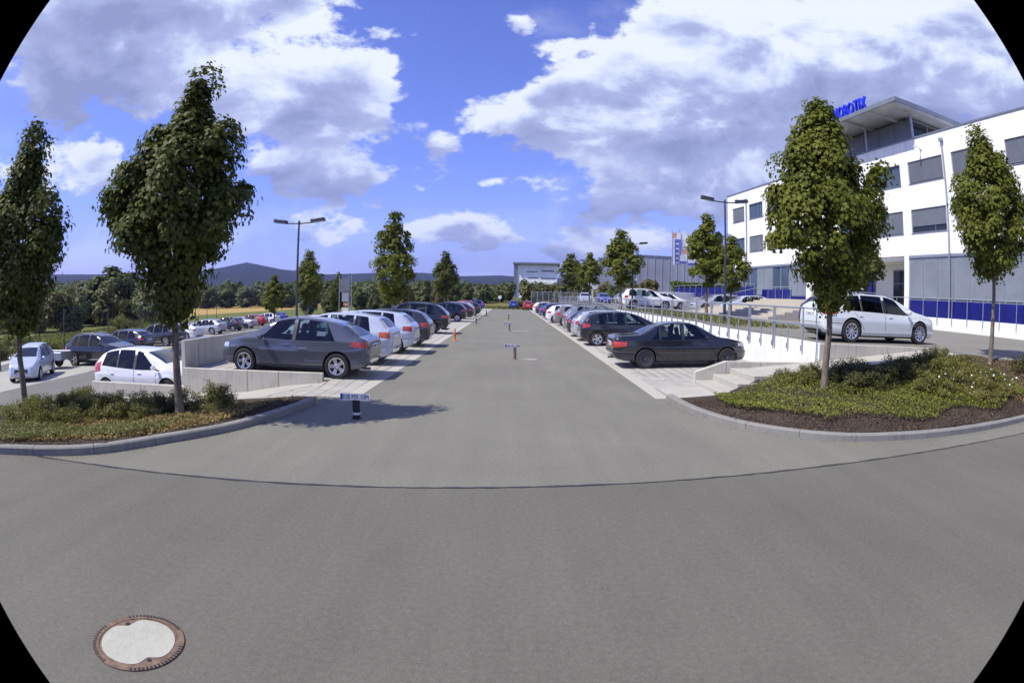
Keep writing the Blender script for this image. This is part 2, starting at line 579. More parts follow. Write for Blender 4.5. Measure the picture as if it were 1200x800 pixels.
class MB:
    def __init__(s):
        s.v, s.f, s.mi = [], [], []
        s.cur = 0

    def add(s, vs, fs, mi=None):
        b = len(s.v)
        s.v += [tuple(q) for q in vs]
        for q in fs:
            s.f.append(tuple(b + i for i in q))
            s.mi.append(s.cur if mi is None else mi)

    def box(s, x0, x1, y0, y1, z0, z1, mi=None, M=None):
        vs = [(x, y, z) for z in (z0, z1) for y in (y0, y1) for x in (x0, x1)]
        if M is not None:
            vs = [tuple(M @ Vector(q)) for q in vs]
        s.add(vs, [(0, 2, 3, 1), (4, 5, 7, 6), (0, 1, 5, 4), (2, 6, 7, 3), (0, 4, 6, 2), (1, 3, 7, 5)], mi)

    def cbox(s, x0, x1, y0, y1, z0, z1, c=.01, mi=None, M=None):
        """box with its top and upright edges chamfered"""
        vs = []
        for z, i in ((z0, 0), (z1 - c, 0), (z1, c)):
            a0, a1, b0, b1 = x0 + i, x1 - i, y0 + i, y1 - i
            vs += [(a0 + c, b0, z), (a1 - c, b0, z), (a1, b0 + c, z), (a1, b1 - c, z), (a1 - c, b1, z), (a0 + c, b1, z), (a0, b1 - c, z), (a0, b0 + c, z)]
        if M is not None:
            vs = [tuple(M @ Vector(q)) for q in vs]
        fs = [tuple(reversed(range(8))), tuple(range(16, 24))]
        for L in (0, 8):
            for i in range(8):
                j = (i + 1) % 8
                fs.append((L + i, L + j, L + 8 + j, L + 8 + i))
        s.add(vs, fs, mi)

    def tube(s, a, b, r, n=10, r2=None, mi=None, caps=True):
        a, b = Vector(a), Vector(b)
        r2 = r if r2 is None else r2
        d = (b - a).normalized()
        u = d.orthogonal().normalized()
        w_ = d.cross(u)
        vs = []
        for c, rr in ((a, r), (b, r2)):
            for i in range(n):
                t = 2 * math.pi * i / n
                vs.append(c + u * rr * math.cos(t) + w_ * rr * math.sin(t))
        fs = [(i, (i + 1) % n, n + (i + 1) % n, n + i) for i in range(n)]
        if caps:
            fs += [tuple(reversed(range(n))), tuple(range(n, 2 * n))]
        s.add(vs, fs, mi)

    def lathe(s, prof, n=20, axis='Z', c=(0, 0, 0), mi=None):
        vs = []
        for r, h in prof:
            for i in range(n):
                t = 2 * math.pi * i / n
                x, y = r * math.cos(t), r * math.sin(t)
                if axis == 'Z':
                    q = (x, y, h)
                else:
                    q = (x, h, y)
                vs.append((q[0] + c[0], q[1] + c[1], q[2] + c[2]))
        fs = []
        for k in range(len(prof) - 1):
            for i in range(n):
                j = (i + 1) % n
                q = (k * n + i, k * n + j, (k + 1) * n + j, (k + 1) * n + i)
                fs.append(q if axis == 'Z' else tuple(reversed(q)))
        s.add(vs, fs, mi)

    def prism(s, poly, z0, z1, mi=None, M=None):
        n = len(poly)
        vs = [(x, y, z0) for x, y in poly] + [(x, y, z1) for x, y in poly]
        if M is not None:
            vs = [tuple(M @ Vector(q)) for q in vs]
        s.add(vs, [tuple(reversed(range(n))), tuple(range(n, 2 * n))] + [(i, (i + 1) % n, n + (i + 1) % n, n + i) for i in range(n)], mi)

    def mesh(s, name, mats, smooth=False):
        me = bpy.data.meshes.new(name)
        me.from_pydata(s.v, [], s.f)
        for m_ in (mats if isinstance(mats, (list, tuple)) else [mats]):
            me.materials.append(m_)
        if any(s.mi):
            me.polygons.foreach_set('material_index', s.mi)
        if smooth:
            me.polygons.foreach_set('use_smooth', [True] * len(s.f))
            try:
                me.set_sharp_from_angle(angle=rad(smooth if smooth is not True else 40))
            except Exception:
                pass
        me.update()
        return me

    def build(s, name, mats, parent=None, smooth=False, loc=None, rot=0, **kw):
        return put(name, s.mesh(name, mats, smooth), parent, loc, rot, **kw)


def put(name, data, parent=None, loc=None, rot=0, **kw):
    o = bpy.data.objects.new(name, data)
    COL.objects.link(o)
    if parent is not None:
        o.parent = parent
    if loc is not None:
        o.location = loc
    if rot:
        o.rotation_euler = (0, 0, rot) if not isinstance(rot, tuple) else rot
    for k, v in kw.items():
        if v is not None:
            o[k] = v
    return o


def thing(name, label, category, loc=(0, 0, 0), rot=0, group=None):
    return put(name, None, None, loc, rot, label=label, category=category, group=group)


def copy_tree(o, parent=None, deep=True, keep=None):
    c = o.copy()
    COL.objects.link(c)
    c.parent = parent
    if deep:
        for ch in o.children:
            if keep is None or ch.name.split('.')[0] in keep:
                copy_tree(ch, c, True, None)
    return c


def np_mesh(name, V, Fc, nper, mats):
    """V (n,3); Fc flat indices of faces with nper corners each"""
    me = bpy.data.meshes.new(name)
    nf = len(Fc) // nper
    me.vertices.add(len(V))
    me.vertices.foreach_set('co', np.asarray(V, dtype=np.float32).ravel())
    me.loops.add(len(Fc))
    me.loops.foreach_set('vertex_index', np.asarray(Fc, dtype=np.int32))
    me.polygons.add(nf)
    me.polygons.foreach_set('loop_start', np.arange(nf, dtype=np.int32) * nper)
    me.materials.append(mats)
    me.update(calc_edges=True)
    return me


# leaf outlines: (along, across, lift)
LEAF_MAPLE = np.array([(0, 0, 0), (.18, .38, .03), (.42, .50, -.02), (.50, .27, .03), (1.0, 0, -.08), (.50, -.27, .03), (.42, -.50, -.02), (.18, -.38, .03)])
LEAF_OVAL = np.array([(0, 0, 0), (.4, .27, .05), (1.0, 0, -.05), (.4, -.27, .05)])
LEAF_BLOB = np.array([(-.1, 0, 0), (.2, .45, .06), (.75, .40, -.02), (1.05, -.05, -.05), (.7, -.42, .04), (.15, -.40, 0)])


def leaves(P, N, size, shape, droop=.35, rng=RNG):
    """one leaf at each point P with rough normal N"""
    n = len(P)
    N = N / np.maximum(np.linalg.norm(N, axis=1, keepdims=True), 1e-6)
    rnd = rng.normal(size=(n, 3))
    A = np.cross(N, rnd)
    A /= np.maximum(np.linalg.norm(A, axis=1, keepdims=True), 1e-6)
    A[:, 2] -= droop
    A /= np.maximum(np.linalg.norm(A, axis=1, keepdims=True), 1e-6)
    B = np.cross(N, A)
    B /= np.maximum(np.linalg.norm(B, axis=1, keepdims=True), 1e-6)
    N2 = np.cross(A, B)
    S = (size * rng.uniform(.65, 1.25, size=n))[:, None, None]
    k = len(shape)
    V = P[:, None, :] + S * (shape[None, :, 0, None] * A[:, None, :] + shape[None, :, 1, None] * B[:, None, :] + shape[None, :, 2, None] * N2[:, None, :])
    return V.reshape(-1, 3), np.arange(n * k), k

# ------------------------------------------------------------------ the lie of the land


def lerp(a, b, t):
    return a + (b - a) * t


def sstep(t):
    t = min(1., max(0., t))
    return t * t * (3 - 2 * t)


def interp(x, pts):
    return float(np.interp(x, [p[0] for p in pts], [p[1] for p in pts]))


XL, XR = -3.05, 3.13           # aisle edges
WALL_L, WALL_R = -8.6, 8.3     # retaining walls behind the two rows of bays
SLOPE = .026


def zbayL(x): return SLOPE * max(0, XL - x)
def zbayR(x): return SLOPE * max(0, x - XR)
def zlot(x): return -.9 - .04 * (-9.4 - x)
def zup(y): return 1.115 + .007 * max(0, min(y, 90) - 14)


KL = [(-40, .2), (-22, 2.0), (-13.1, 3.55), (-9, 4.2), (-6.95, 4.89), (-5.63, 5.6), (-4.89, 6.6), (-4.19, 7.84), (-3.78, 9.51), (-3.68, 10.99)]
KR = [(3.33, 11.52), (3.43, 10.05), (3.83, 8.83), (4.57, 7.96), (5.48, 7.46), (6.93, 7.25), (8.77, 7.31), (10.78, 7.6), (14, 8.15), (22, 9.6), (40, 12.9)]
PATHL = [(-14, -1.0), (-12, -.80), (-8.6, -.49), (-6.6, -.34), (-5.45, -.13), (-4.46, -.02), (-3.6, 0)]
PATHR = [(3.2, .06), (4.6, .08), (6.0, .46), (12.6, 1.02), (14, 1.0), (20, .98)]


def ykL(x): return interp(x, KL)


KR_F = [(3.33, 11.5), (3.43, 10.05), (3.83, 8.83), (4.57, 7.96), (5.48, 7.46), (6.93, 7.25), (8.77, 7.31), (10.78, 7.6), (14, 8.15), (22, 9.6)]


def ykR(x): return interp(x, KR_F)
def yfarR(x): return interp(x, [(3.3, 11.55), (4.58, 11.56), (6.0, 11.95), (12.9, 11.98), (13.4, 11.9), (14.9, 10.75), (18, 10.1), (22, 10.2)])


def zbedL(x, y):
    yk = ykL(x)
    t = min(1, max(0, (y - yk) / max(.3, 11.0 - yk)))
    return lerp(.10, interp(x, PATHL), t ** 1.15) if x < -5.45 else lerp(.10, interp(x, PATHL), t)


def zbedR(x, y):
    yk = ykR(x)
    t = min(1, max(0, (y - yk) / max(.3, yfarR(x) - yk)))
    return lerp(.10, interp(x, PATHR) - .02, t)


def hill_el(azd):
    return interp(azd, [(-90, 1.6), (-60, 2.0), (-46, 2.35), (-40, 2.2), (-33, 2.1), (-30.5, 2.6), (-28.8, 3.15), (-27.8, 3.3), (-26.5, 3.25), (-24, 2.75), (-21.5, 2.2), (-19, 2.05), (-14, 2.3), (-9, 2.35), (-5, 2.05),
                        (-1, 2.2), (2, 2.0), (12, 2.2), (30, 1.9), (60, 1.8), (90, 1.6)])


def zterr(x, y):
    r = math.hypot(x, y)
    if x > -9:
        near = -1.7
    else:
        near = -.9 - .04 * (-9.4 - x) - .10 if x > -62 else -3.2
    if x > -14 and y > 96:
        near = lerp(near, -.08, sstep((x + 14) / 4)) if y < 99 else lerp(-3.0, -.08 + .022 * max(0, y - 112), sstep((x + 30) / 18))
        near = min(near, 3.0)
    if x > 28 and y > 60:
        near = max(near, min(3.4, 1.0 + .05 * (y - 60)))
    z = near
    if r > 170:
        far = -3.2 if x < 0 else 1.5
        z = lerp(near, far, sstep((r - 170) / 120))
    if r > 700 and y > 0:
        azd = math.degrees(math.atan2(x, y))
        e = hill_el(azd)
        zr = 3400 * math.tan(rad(e))
        bump = 1 + .06 * math.sin(x * .004) + .05 * math.sin(y * .003 + 2)
        t = sstep((r - 700) / 2700)
        t2 = .10 * sstep((r - 700) / 700) + .90 * sstep((r - 1900) / 1500)
        z = lerp(z, zr, t2) * (bump if t < .98 else 1)
    return z


def terrain():
    def axis(a, b, c, n1, n2, n3):
        return list(a) + list(b) + list(c)
    xs = sorted(set([round(v, 2) for v in list(np.arange(-80, 81, 4)) + list(-80 - np.geomspace(4, 6500, 44)) + list(80 + np.geomspace(4, 6500, 40))]))
    ys = sorted(set([round(v, 2) for v in list(np.arange(-20, 180, 4)) + list(-20 - np.geomspace(6, 3000, 12)) + list(180 + np.geomspace(4, 6500, 60))]))
    V = [(x, y, zterr(x, y)) for y in ys for x in xs]
    nx = len(xs)
    Fc = []
    for j in range(len(ys) - 1):
        for i in range(nx - 1):
            a = j * nx + i
            Fc += [a, a + 1, a + nx + 1, a + nx]
    me = np_mesh('terrain', np.array(V), Fc, 4, M_terrain)
    me.polygons.foreach_set('use_smooth', [True] * len(me.polygons))
    put('terrain', me, kind='structure')


terrain()


def sheet(name, poly, zf, mat, step=1.0, lift=0, skirt=None, parent=None, **kw):
    """polygon sheet draped on zf, cut into strips so that it can follow slopes"""
    bm = bmesh.new()
    vs = [bm.verts.new((x, y, 0)) for x, y in poly]
    bm.faces.new(vs)
    bm.normal_update()
    bmesh.ops.triangulate(bm, faces=bm.faces[:])
    xs = [p[0] for p in poly]
    ys = [p[1] for p in poly]
    if step:
        for ax, lo, hi in ((0, min(xs), max(xs)), (1, min(ys), max(ys))):
            v = lo + step
            while v < hi - 1e-3:
                co = (v, 0, 0) if ax == 0 else (0, v, 0)
                no = (1, 0, 0) if ax == 0 else (0, 1, 0)
                bmesh.ops.bisect_plane(bm, geom=bm.verts[:] + bm.edges[:] + bm.faces[:], plane_co=co, plane_no=no)
                v += step
    for v in bm.verts:
        v.co.z = zf(v.co.x, v.co.y) + lift
    bmesh.ops.recalc_face_normals(bm, faces=bm.faces[:])
    if sum(f.normal.z for f in bm.faces) < 0:
        bmesh.ops.reverse_faces(bm, faces=bm.faces[:])
    if skirt:
        be = [e for e in bm.edges if len(e.link_faces) == 1]
        r = bmesh.ops.extrude_edge_only(bm, edges=be)
        for g in r['geom']:
            if isinstance(g, bmesh.types.BMVert):
                g.co.z -= skirt
    me = bpy.data.meshes.new(name)
    bm.to_mesh(me)
    bm.free()
    me.materials.append(mat)
    return put(name, me, parent, **kw)


# street in front, aisle beyond the joint
SEAM = [(-40, 1.90), (-12, 4.55), (-5.66, 5.25), (-2.83, 5.58), (.06, 5.93), (3.95, 6.30), (9.28, 6.74), (16, 7.35), (40, 9.6)]


def inside(kl, dx):
    return kl


SEAM2 = [(-6.25, 5.17)] + SEAM[2:]
st_poly = [(-60, -30), (60, -30), (60, 11.6), (40, 9.6)] + [p for p in reversed(SEAM2[:-1])] + [(-6.97, 4.97), (-9, 4.28), (-13.1, 3.62), (-22, 2.05), (-40, .3), (-60, -2)]
sheet('street', st_poly, lambda x, y: 0, M_street, 0, kind='structure')
ai_poly = [p for p in SEAM2] + [(40, 13.6)] + [(x + .12, y + .25) if x > 4 else (x + .3, y) for x, y in reversed(KR[1:-1])] + [(XR + .35, 11.5), (XR, 11.5), (XR, 98), (XL, 98), (XL, 11.0)] + \
          [(-3.9, 11.0)] + [(x - .25, y + .15) for x, y in reversed(KL[5:-1])]
sheet('aisle_road', ai_poly, lambda x, y: 0, M_aisle, 0, kind='structure')


def ribbon(name, pts, wd, z0, z1, mat, parent=None, wob=0, **kw):
    mb = MB()
    n = len(pts)
    L, Rr = [], []
    for i, (x, y) in enumerate(pts):
        a = pts[max(0, i - 1)]
        b = pts[min(n - 1, i + 1)]
        t = Vector((b[0] - a[0], b[1] - a[1])).normalized()
        nn = Vector((-t.y, t.x))
        ww = wd / 2 * (1 + wob * random.uniform(-1, 1))
        j = random.uniform(-1, 1) * wob * wd * .4
        L.append((x + nn.x * (ww + j), y + nn.y * (ww + j)))
        Rr.append((x - nn.x * (ww - j), y - nn.y * (ww - j)))
    vs = [(x, y, z1) for x, y in L] + [(x, y, z1) for x, y in Rr] + [(x, y, z0) for x, y in L] + [(x, y, z0) for x, y in Rr]
    fs = []
    for i in range(n - 1):
        fs += [(i, n + i, n + i + 1, i + 1), (2 * n + i, i, i + 1, 2 * n + i + 1), (n + i, 3 * n + i, 3 * n + i + 1, n + i + 1)]
    mb.add(vs, fs)
    return mb.build(name, mat, parent, **kw)


def dens(pts, st=.25):
    out = []
    for a, b in zip(pts, pts[1:]):
        L = math.dist(a, b)
        k = max(1, int(L / st))
        for i in range(k):
            out.append((lerp(a[0], b[0], i / k), lerp(a[1], b[1], i / k)))
    out.append(pts[-1])
    return out


ribbon('road_joint', dens(SEAM2[:-1], .12), .035, -.01, .006, M_bitumen, wob=.55, kind='structure')


def smooth_line(pts, st):
    """Catmull-Rom resample at spacing st"""
    P = [Vector(p) for p in pts]
    out = []
    for i in range(len(P) - 1):
        p0, p1, p2, p3 = P[max(0, i - 1)], P[i], P[i + 1], P[min(len(P) - 1, i + 2)]
        k = 24
        for j in range(k):
            t = j / k
            out.append(.5 * ((2 * p1) + (p2 - p0) * t + (2 * p0 - 5 * p1 + 4 * p2 - p3) * t * t + (3 * p1 - p0 - 3 * p2 + p3) * t ** 3))
    out.append(P[-1])
    res = [out[0]]
    acc = 0
    last = out[0]
    for q in out[1:]:
        d = (q - last).length
        while acc + d >= st:
            f = (st - acc) / d
            last = last.lerp(q, f)
            res.append(last.copy())
            d = (q - last).length
            acc = 0
        acc += d
        last = q
    return [(q.x, q.y) for q in res]


def kerb_line(kname, pts, st=1.0, h=.115, wd=.15, side=1):
    root = put(kname, None, kind='structure')
    L = smooth_line(pts, st / 4)
    for k in range(0, len(L) - 4, 4):
        seg = L[k:k + 5]
        mb = MB()
        prof = [(0, -.05), (0, h - .02), (.02, h), (wd, h), (wd, -.05)]
        vs = []
        for i, (x, y) in enumerate(seg):
            a = seg[max(0, i - 1)]
            b = seg[min(4, i + 1)]
            if i == 0 and k:
                a = L[k - 1]
            if i == 4 and k + 5 < len(L):
                b = L[k + 5]
            t = Vector((b[0] - a[0], b[1] - a[1])).normalized()
            nn = Vector((-t.y, t.x)) * side
            sh = (.004 if i == 0 else -.004 if i == 4 else 0)
            dz = random.uniform(-.001, .001)
            for o, z in prof:
                vs.append((x + t.x * sh + nn.x * o, y + t.y * sh + nn.y * o, z + dz))
        fs = []
        for i in range(4):
            for j in range(4):
                q = (i * 5 + j, (i + 1) * 5 + j, (i + 1) * 5 + j + 1, i * 5 + j + 1)
                fs.append(q if side > 0 else tuple(reversed(q)))
        fs += [(0, 1, 2, 3, 4), (24, 23, 22, 21, 20)]
        mb.add(vs, fs)
        mb.build('kerb_stone', M_kerb, root)
    return root


kerb_line('kerb_left', [(-22, 2.0), (-17, 2.95)] + KL[2:], side=1)
kerb_line('kerb_right', KR[:-2] + [(18, 8.85)], side=1)


def bed(name, x0, x1, n, ykf, yff, zf, off=.12):
    mb = MB()
    nu = 60
    vs = []
    for i in range(n + 1):
        x = lerp(x0, x1, i / n)
        a, b = ykf(x) + off, yff(x)
        for j in range(nu + 1):
            y = lerp(a, b, j / nu)
            vs.append((x, y, zf(x, y) + random.uniform(-.008, .012) + .02 * math.sin(3 * x) * math.sin(2.3 * y)))
    fs = [(i * (nu + 1) + j, (i + 1) * (nu + 1) + j, (i + 1) * (nu + 1) + j + 1, i * (nu + 1) + j + 1) for i in range(n) for j in range(nu)]
    mb.add(vs, fs)
    return mb.build(name, M_mulch, smooth=80, kind='structure')


bed('planting_ground_left', -20, -3.85, 120, ykL, lambda x: 11.0 if x > -13.1 else 9.6, zbedL, .10)
bed('planting_ground_right', 3.50, 20, 120, ykR, yfarR, zbedR, .13)

# lower car park: asphalt lane, paved bays either side
LOTP = [(-13.25, 4.0), (-13.25, 10.6), (-11.0, 12.2), (-8.8, 12.95), (-8.8, 95), (-60, 95), (-60, 4)]
sheet('lower_car_park', LOTP, lambda x, y: zlot(x), M_lotasph, 6, kind='structure')
sheet('lower_bays', [(-18.6, 10), (-19.4, 20), (-25.5, 40), (-44, 92), (-52, 92), (-34, 40), (-26.6, 20), (-25.5, 10)], lambda x, y: zlot(x), M_paver, 3, .006, kind='structure')
sheet('lower_bays_near', [(-14.2, 13.1), (-14.2, 80), (-8.9, 80), (-8.9, 13.1)], lambda x, y: zlot(x), M_paver, 3, .006, kind='structure')
sheet('gravel_track', [(-28, 5), (-29.5, 20), (-37, 40), (-64, 94), (-70, 94), (-41, 40), (-33, 20), (-32, 5)], lambda x, y: zlot(x), M_path, 3, .02, kind='structure')
# foot path sinking to the lower car park
sheet('foot_path', [(-13.2, 11.0), (-5.45, 11.0), (-4.46, 12.9), (-8.7, 12.9), (-12.4, 12.9), (-13.2, 12.6)], lambda x, y: interp(x, PATHL), M_path, .6, kind='structure', skirt=.5)
ribbon('bed_edging_left', [(-13.1, 11.0), (-5.45, 11.02), (-3.75, 11.0)], .07, -.5, .012, M_kerb, kind='structure')
for o in [bpy.data.objects['bed_edging_left']]:
    for v in o.data.vertices:
        v.co.z += interp(v.co.x, PATHL)
kl2 = put('lot_kerb', None, kind='structure')
for k in range(7):
    mb = MB()
    mb.cbox(-13.3, -13.17, 3.8 + k, 4.79 + k, -1.1, -.86, .015)
    mb.build('kerb_stone', M_kerb, kl2)

# ------------------------------------------------------------------ paved bays: pavers
PW, PD = .30, .15


def paver_mesh():
    mb = MB()
    g, c = .0035, .006
    x0, x1, y0, y1 = g, PW - g, g, PD - g
    mb.add([(x0, y0, -.02), (x1, y0, -.02), (x1, y1, -.02), (x0, y1, -.02), (x0, y0, -c), (x1, y0, -c), (x1, y1, -c), (x0, y1, -c), (x0 + c, y0 + c, 0), (x1 - c, y0 + c, 0), (x1 - c, y1 - c, 0), (x0 + c, y1 - c, 0)],
           [(0, 1, 5, 4), (1, 2, 6, 5), (2, 3, 7, 6), (3, 0, 4, 7), (4, 5, 9, 8), (5, 6, 10, 9), (6, 7, 11, 10), (7, 4, 8, 11), (8, 9, 10, 11)])
    return mb.mesh('paver', M_paver)


PAVER = paver_mesh()


def pave(name, x0, x1, y0, y1, zf, inpoly, sgn, nearlim, ymax_geo):
    root = put(name, None, kind='structure')
    cells = []
    j = 0
    y = y0
    while y < min(y1, ymax_geo):
        off = 0
        x = x0 - off
        while x < x1:
            if inpoly(x + PW / 2, y + PD / 2):
                cells.append((x, y))
            x += PW
        y += PD
        j += 1
    cells.sort(key=lambda c: math.hypot(c[0], c[1]))
    for x, y in cells[:nearlim]:
        o = put('paver', PAVER, root, (x, y, zf(x + PW / 2, y) + random.uniform(-.001, .0015)))
        cx_, cy_ = x + PW / 2, y + PD / 2
        o.rotation_euler = ((zf(cx_, y + PD) - zf(cx_, y)) / PD * .9, -(zf(x + PW, cy_) - zf(x, cy_)) / PW, 0)
        o.location.z = zf(x, y) + random.uniform(-.001, .0015)
    rest = np.array(cells[nearlim:])
    bv = np.array([v.co[:] for v in PAVER.vertices])
    bf = np.array([p.vertices[:] for p in PAVER.polygons])
    if len(rest):
        V = bv[None] + np.stack([rest[:, 0], rest[:, 1], RNG.uniform(-.001, .0015, len(rest))], 1)[:, None, :]
        Z0 = np.array([zf(a, b) for a, b in rest])
        Zx = np.array([zf(a + PW, b) for a, b in rest])
        V[:, :, 2] += Z0[:, None] + (Zx - Z0)[:, None] * bv[None, :, 0] / PW
        Fi = (bf[None] + (np.arange(len(rest)) * len(bv))[:, None, None]).ravel()
        put('pavers', np_mesh('pavers', V.reshape(-1, 3), Fi, 4, M_paver), root, kind='stuff')
    return root


def zpl(x, y):
    if y > 12.9 and x < -4.46:
        return zbayL(x)
    f = interp(x, [(-5.6, -.15), (-4.46, -.03), (-3.4, 0)])
    return lerp(f, zbayL(x), sstep((y - 12.1) / .8)) if x > -4.46 else f


pave('bay_paving_left', -8.5, XL - .36, 11.05, 60, zpl, lambda x, y: (x < XL - .35 and y > 13.1 and x > -8.6) or (XL - .35 > x > -4.4 and y > 12.8) or (y < 12.9 and XL - .35 > x > -5.5 + (y - 11) * .5), 1, 230, 34)
pave('bay_paving_right', XR + .35, 8.2, 13.0, 60, lambda x, y: zbayR(x), lambda x, y: (x > XR + .35 and x < 8.2 and (y > 13.75 or x < 4.55)), -1, 60, 34)
sheet('bay_ground_left', [(XL, 11.0), (XL, 98), (-8.6, 98), (-8.6, 12.95), (-4.46, 12.95), (-5.45, 11.0)], lambda x, y: zpl(x, y), M_dirt, .4, -.014, kind='structure')
sheet('bay_ground_right', [(XR, 11.5), (4.62, 11.56), (4.62, 13.55), (8.3, 13.55), (8.3, 98), (XR, 98)], lambda x, y: zbayR(x), M_dirt, 1.5, -.012, kind='structure')
for nm, a, b, f in (('bay_paving_left_far', -8.6, XL - .35, zbayL), ('bay_paving_right_far', XR + .35, 8.3, zbayR)):
    sheet(nm, [(a, 34), (b, 34), (b, 98), (a, 98)], lambda x, y, f=f: f(x), M_paver, 3, .002, kind='structure')
# pale drain strip of slabs along both edges of the aisle
for nm, a, b, y0 in (('channel_left', XL - .35, XL, 11.05), ('channel_right', XR, XR + .35, 11.6)):
    root = put(nm, None, kind='structure')
    y = y0
    k = 0
    slab = MB()
    slab.cbox(a + .004, b - .004, .005, .495, -.03, .004, .006)
    sm = slab.mesh('slab', M_step)
    while y < 97:
        if k < 70:
            put('slab', sm, root, (0, y, random.uniform(0, .002)))
            y += .5
        else:
            break
        k += 1
    mb = MB()
    while y < 97:
        mb.cbox(a + .004, b - .004, y + .01, y + 1.99, -.03, .004, .006)
        y += 2
    mb.build('slabs', M_step, root, kind='stuff')
# concrete apron before the steps
sheet('step_apron', [(XR + .35, 11.54), (4.62, 11.54), (4.62, 13.0), (XR + .35, 13.0)], lambda x, y: zbayR(x) + .004, M_step, 0, kind='structure')

# ------------------------------------------------------------------ retaining walls


def wall_panels(name, label, a, b, n, ztop, zbot, th, mat, group=None, cat='wall', offs=None, jt=.008, zt2=None):
    """precast panels from a to b (plan points); th to the left of a->b"""
    t = Vector((b[0] - a[0], b[1] - a[1]))
    L = t.length
    t.normalize()
    root = thing(name, label, cat, (a[0], a[1], 0), math.atan2(t.y, t.x), group)
    cuts = [L * i / n for i in range(n + 1)] if offs is None else offs
    for i in range(len(cuts) - 1):
        x0, x1 = cuts[i] + jt, cuts[i + 1] - jt
        f0, f1 = cuts[i] / L, cuts[i + 1] / L
        zt0, zt1 = ztop(f0), ztop(f1)
        zb0, zb1 = zbot(f0), zbot(f1)
        c = .012
        mb = MB()
        dy = random.uniform(-.002, .002)
        vs = []
        for x, zt, zb in ((x0, zt0, zb0), (x1, zt1, zb1)):
            vs += [(x, dy, zb), (x, dy, zt - c), (x, dy + c, zt), (x, th - c, zt), (x, th, zt - c), (x, th, zb)]
        mb.add(vs, [(0, 1, 2, 3, 4, 5), (11, 10, 9, 8, 7, 6)] + [(j, j + 6, (j + 1) % 6 + 6, (j + 1) % 6) for j in range(6)])
        mb.build('panel', mat, root)
    # dark filler in the joints
    mb = MB()
    for c0 in cuts[1:-1]:
        f = c0 / L
        mb.box(c0 - jt * 1.2, c0 + jt * 1.2, .012, th - .012, zbot(f), ztop(f) - .014)
    if len(cuts) > 2:
        mb.build('joint', M_dirt, root)
    return root


wall_panels('retaining_wall', 'low pale concrete wall in front of the grey hatchback', (-8.6, 12.9), (-4.46, 12.9), 4, lambda f: lerp(.20, .215, f), lambda f: -1.2 + .0 * f, .12, M_conc, offs=[0, 2.05, 2.95, 4.14])
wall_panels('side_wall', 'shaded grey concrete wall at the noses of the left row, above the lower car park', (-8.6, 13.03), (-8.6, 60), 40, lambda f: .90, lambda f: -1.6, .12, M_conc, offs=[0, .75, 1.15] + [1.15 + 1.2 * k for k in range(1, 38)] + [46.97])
wall_panels('low_lot_wall', 'knee-high concrete wall in front of the white hatchback in the lower car park', (-12.35, 12.95), (-8.62, 12.95), 3, lambda f: lerp(-.36, -.30, f), lambda f: -1.3, .14, M_conc, offs=[0, 1.0, 2.1, 3.73])
wall_panels('white_retaining_wall', 'bright white retaining wall below the steel railing behind the right row', (8.3, 66), (8.3, 13.4), 44, lambda f: lerp(1.42, 1.13, f) if f < .8 else 1.13 + .0 * f, lambda f: -.2, .15, M_concW)
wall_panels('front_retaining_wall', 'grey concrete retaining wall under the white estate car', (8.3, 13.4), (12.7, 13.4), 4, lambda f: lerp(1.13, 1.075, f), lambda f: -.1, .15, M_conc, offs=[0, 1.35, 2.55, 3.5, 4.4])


def stair_wall():
    root = thing('stair_wall', 'low concrete wall with sloping end behind the three steps', 'wall', (0, 0, 0))
    for x0, x1, z0, z1 in ((4.62, 5.45, .36, .63), (5.466, 6.45, .63, .62), (6.466, 7.35, .62, .62), (7.366, 8.28, .62, .61)):
        mb = MB()
        y0, y1, c = 13.4, 13.54, .012
        vs = []
        for x, zt in ((x0, z0), (x1, z1)):
            vs += [(x, y0, -.1), (x, y0, zt - c), (x, y0 + c, zt), (x, y1 - c, zt), (x, y1, zt - c), (x, y1, -.1)]
        mb.add(vs, [(0, 1, 2, 3, 4, 5), (11, 10, 9, 8, 7, 6)] + [(j, j + 6, (j + 1) % 6 + 6, (j + 1) % 6) for j in range(6)])
        mb.build('panel', M_conc, root)


stair_wall()


def steps():
    root = thing('steps', 'short flight of pale concrete steps beside the right planting bed', 'steps', (4.62, 0, 0))
    n = 3
    for k in range(n):
        mb = MB()
        z = .155 * (k + 1)
        y0 = 11.58 + .14 * k
        mb.cbox(.47 * k, .47 * k + .52, y0, 13.39, -.1, z, .012)
        mb.build('step', M_step, root)
    return root


steps()
sheet('upper_path', [(6.08, 12.0), (12.95, 12.02), (12.75, 13.4), (6.08, 13.4)], lambda x, y: interp(x, PATHR), M_step, .6, kind='structure', skirt=.4)
ribbon('bed_edging_right', [(3.5, 11.57), (4.6, 11.57), (6.0, 11.98), (12.9, 12.0)], .07, -.4, .014, M_kerb, kind='structure')
for v in bpy.data.objects['bed_edging_right'].data.vertices:
    v.co.z += interp(v.co.x, PATHR) if v.co.x > 4.6 else .0
# upper level
UPP = [(8.43, 13.54), (12.72, 13.54), (13.0, 12.4), (13.45, 11.95), (14.9, 10.8), (18, 10.2), (24, 10.6), (60, 14), (80, 60), (60, 98), (8.43, 98)]
sheet('upper_road', UPP, lambda x, y: zup(y) if y > 14 else lerp(.97, 1.115, sstep((y - 11) / 3)), M_upasph, 4, kind='structure', skirt=.5)
sheet('upper_verge', [(10.4, 27), (12.2, 27), (13.6, 33), (13.0, 42), (10.6, 42)], lambda x, y: zup(y), M_verge, 3, .03, kind='structure')
sheet('row_end_verge', [(-30, 98.2), (30, 98.2), (60, 150), (-40, 150)], lambda x, y: max(zterr(x, y), -.05 if x > -12 else -9) + .04, M_verge, 4, kind='structure')


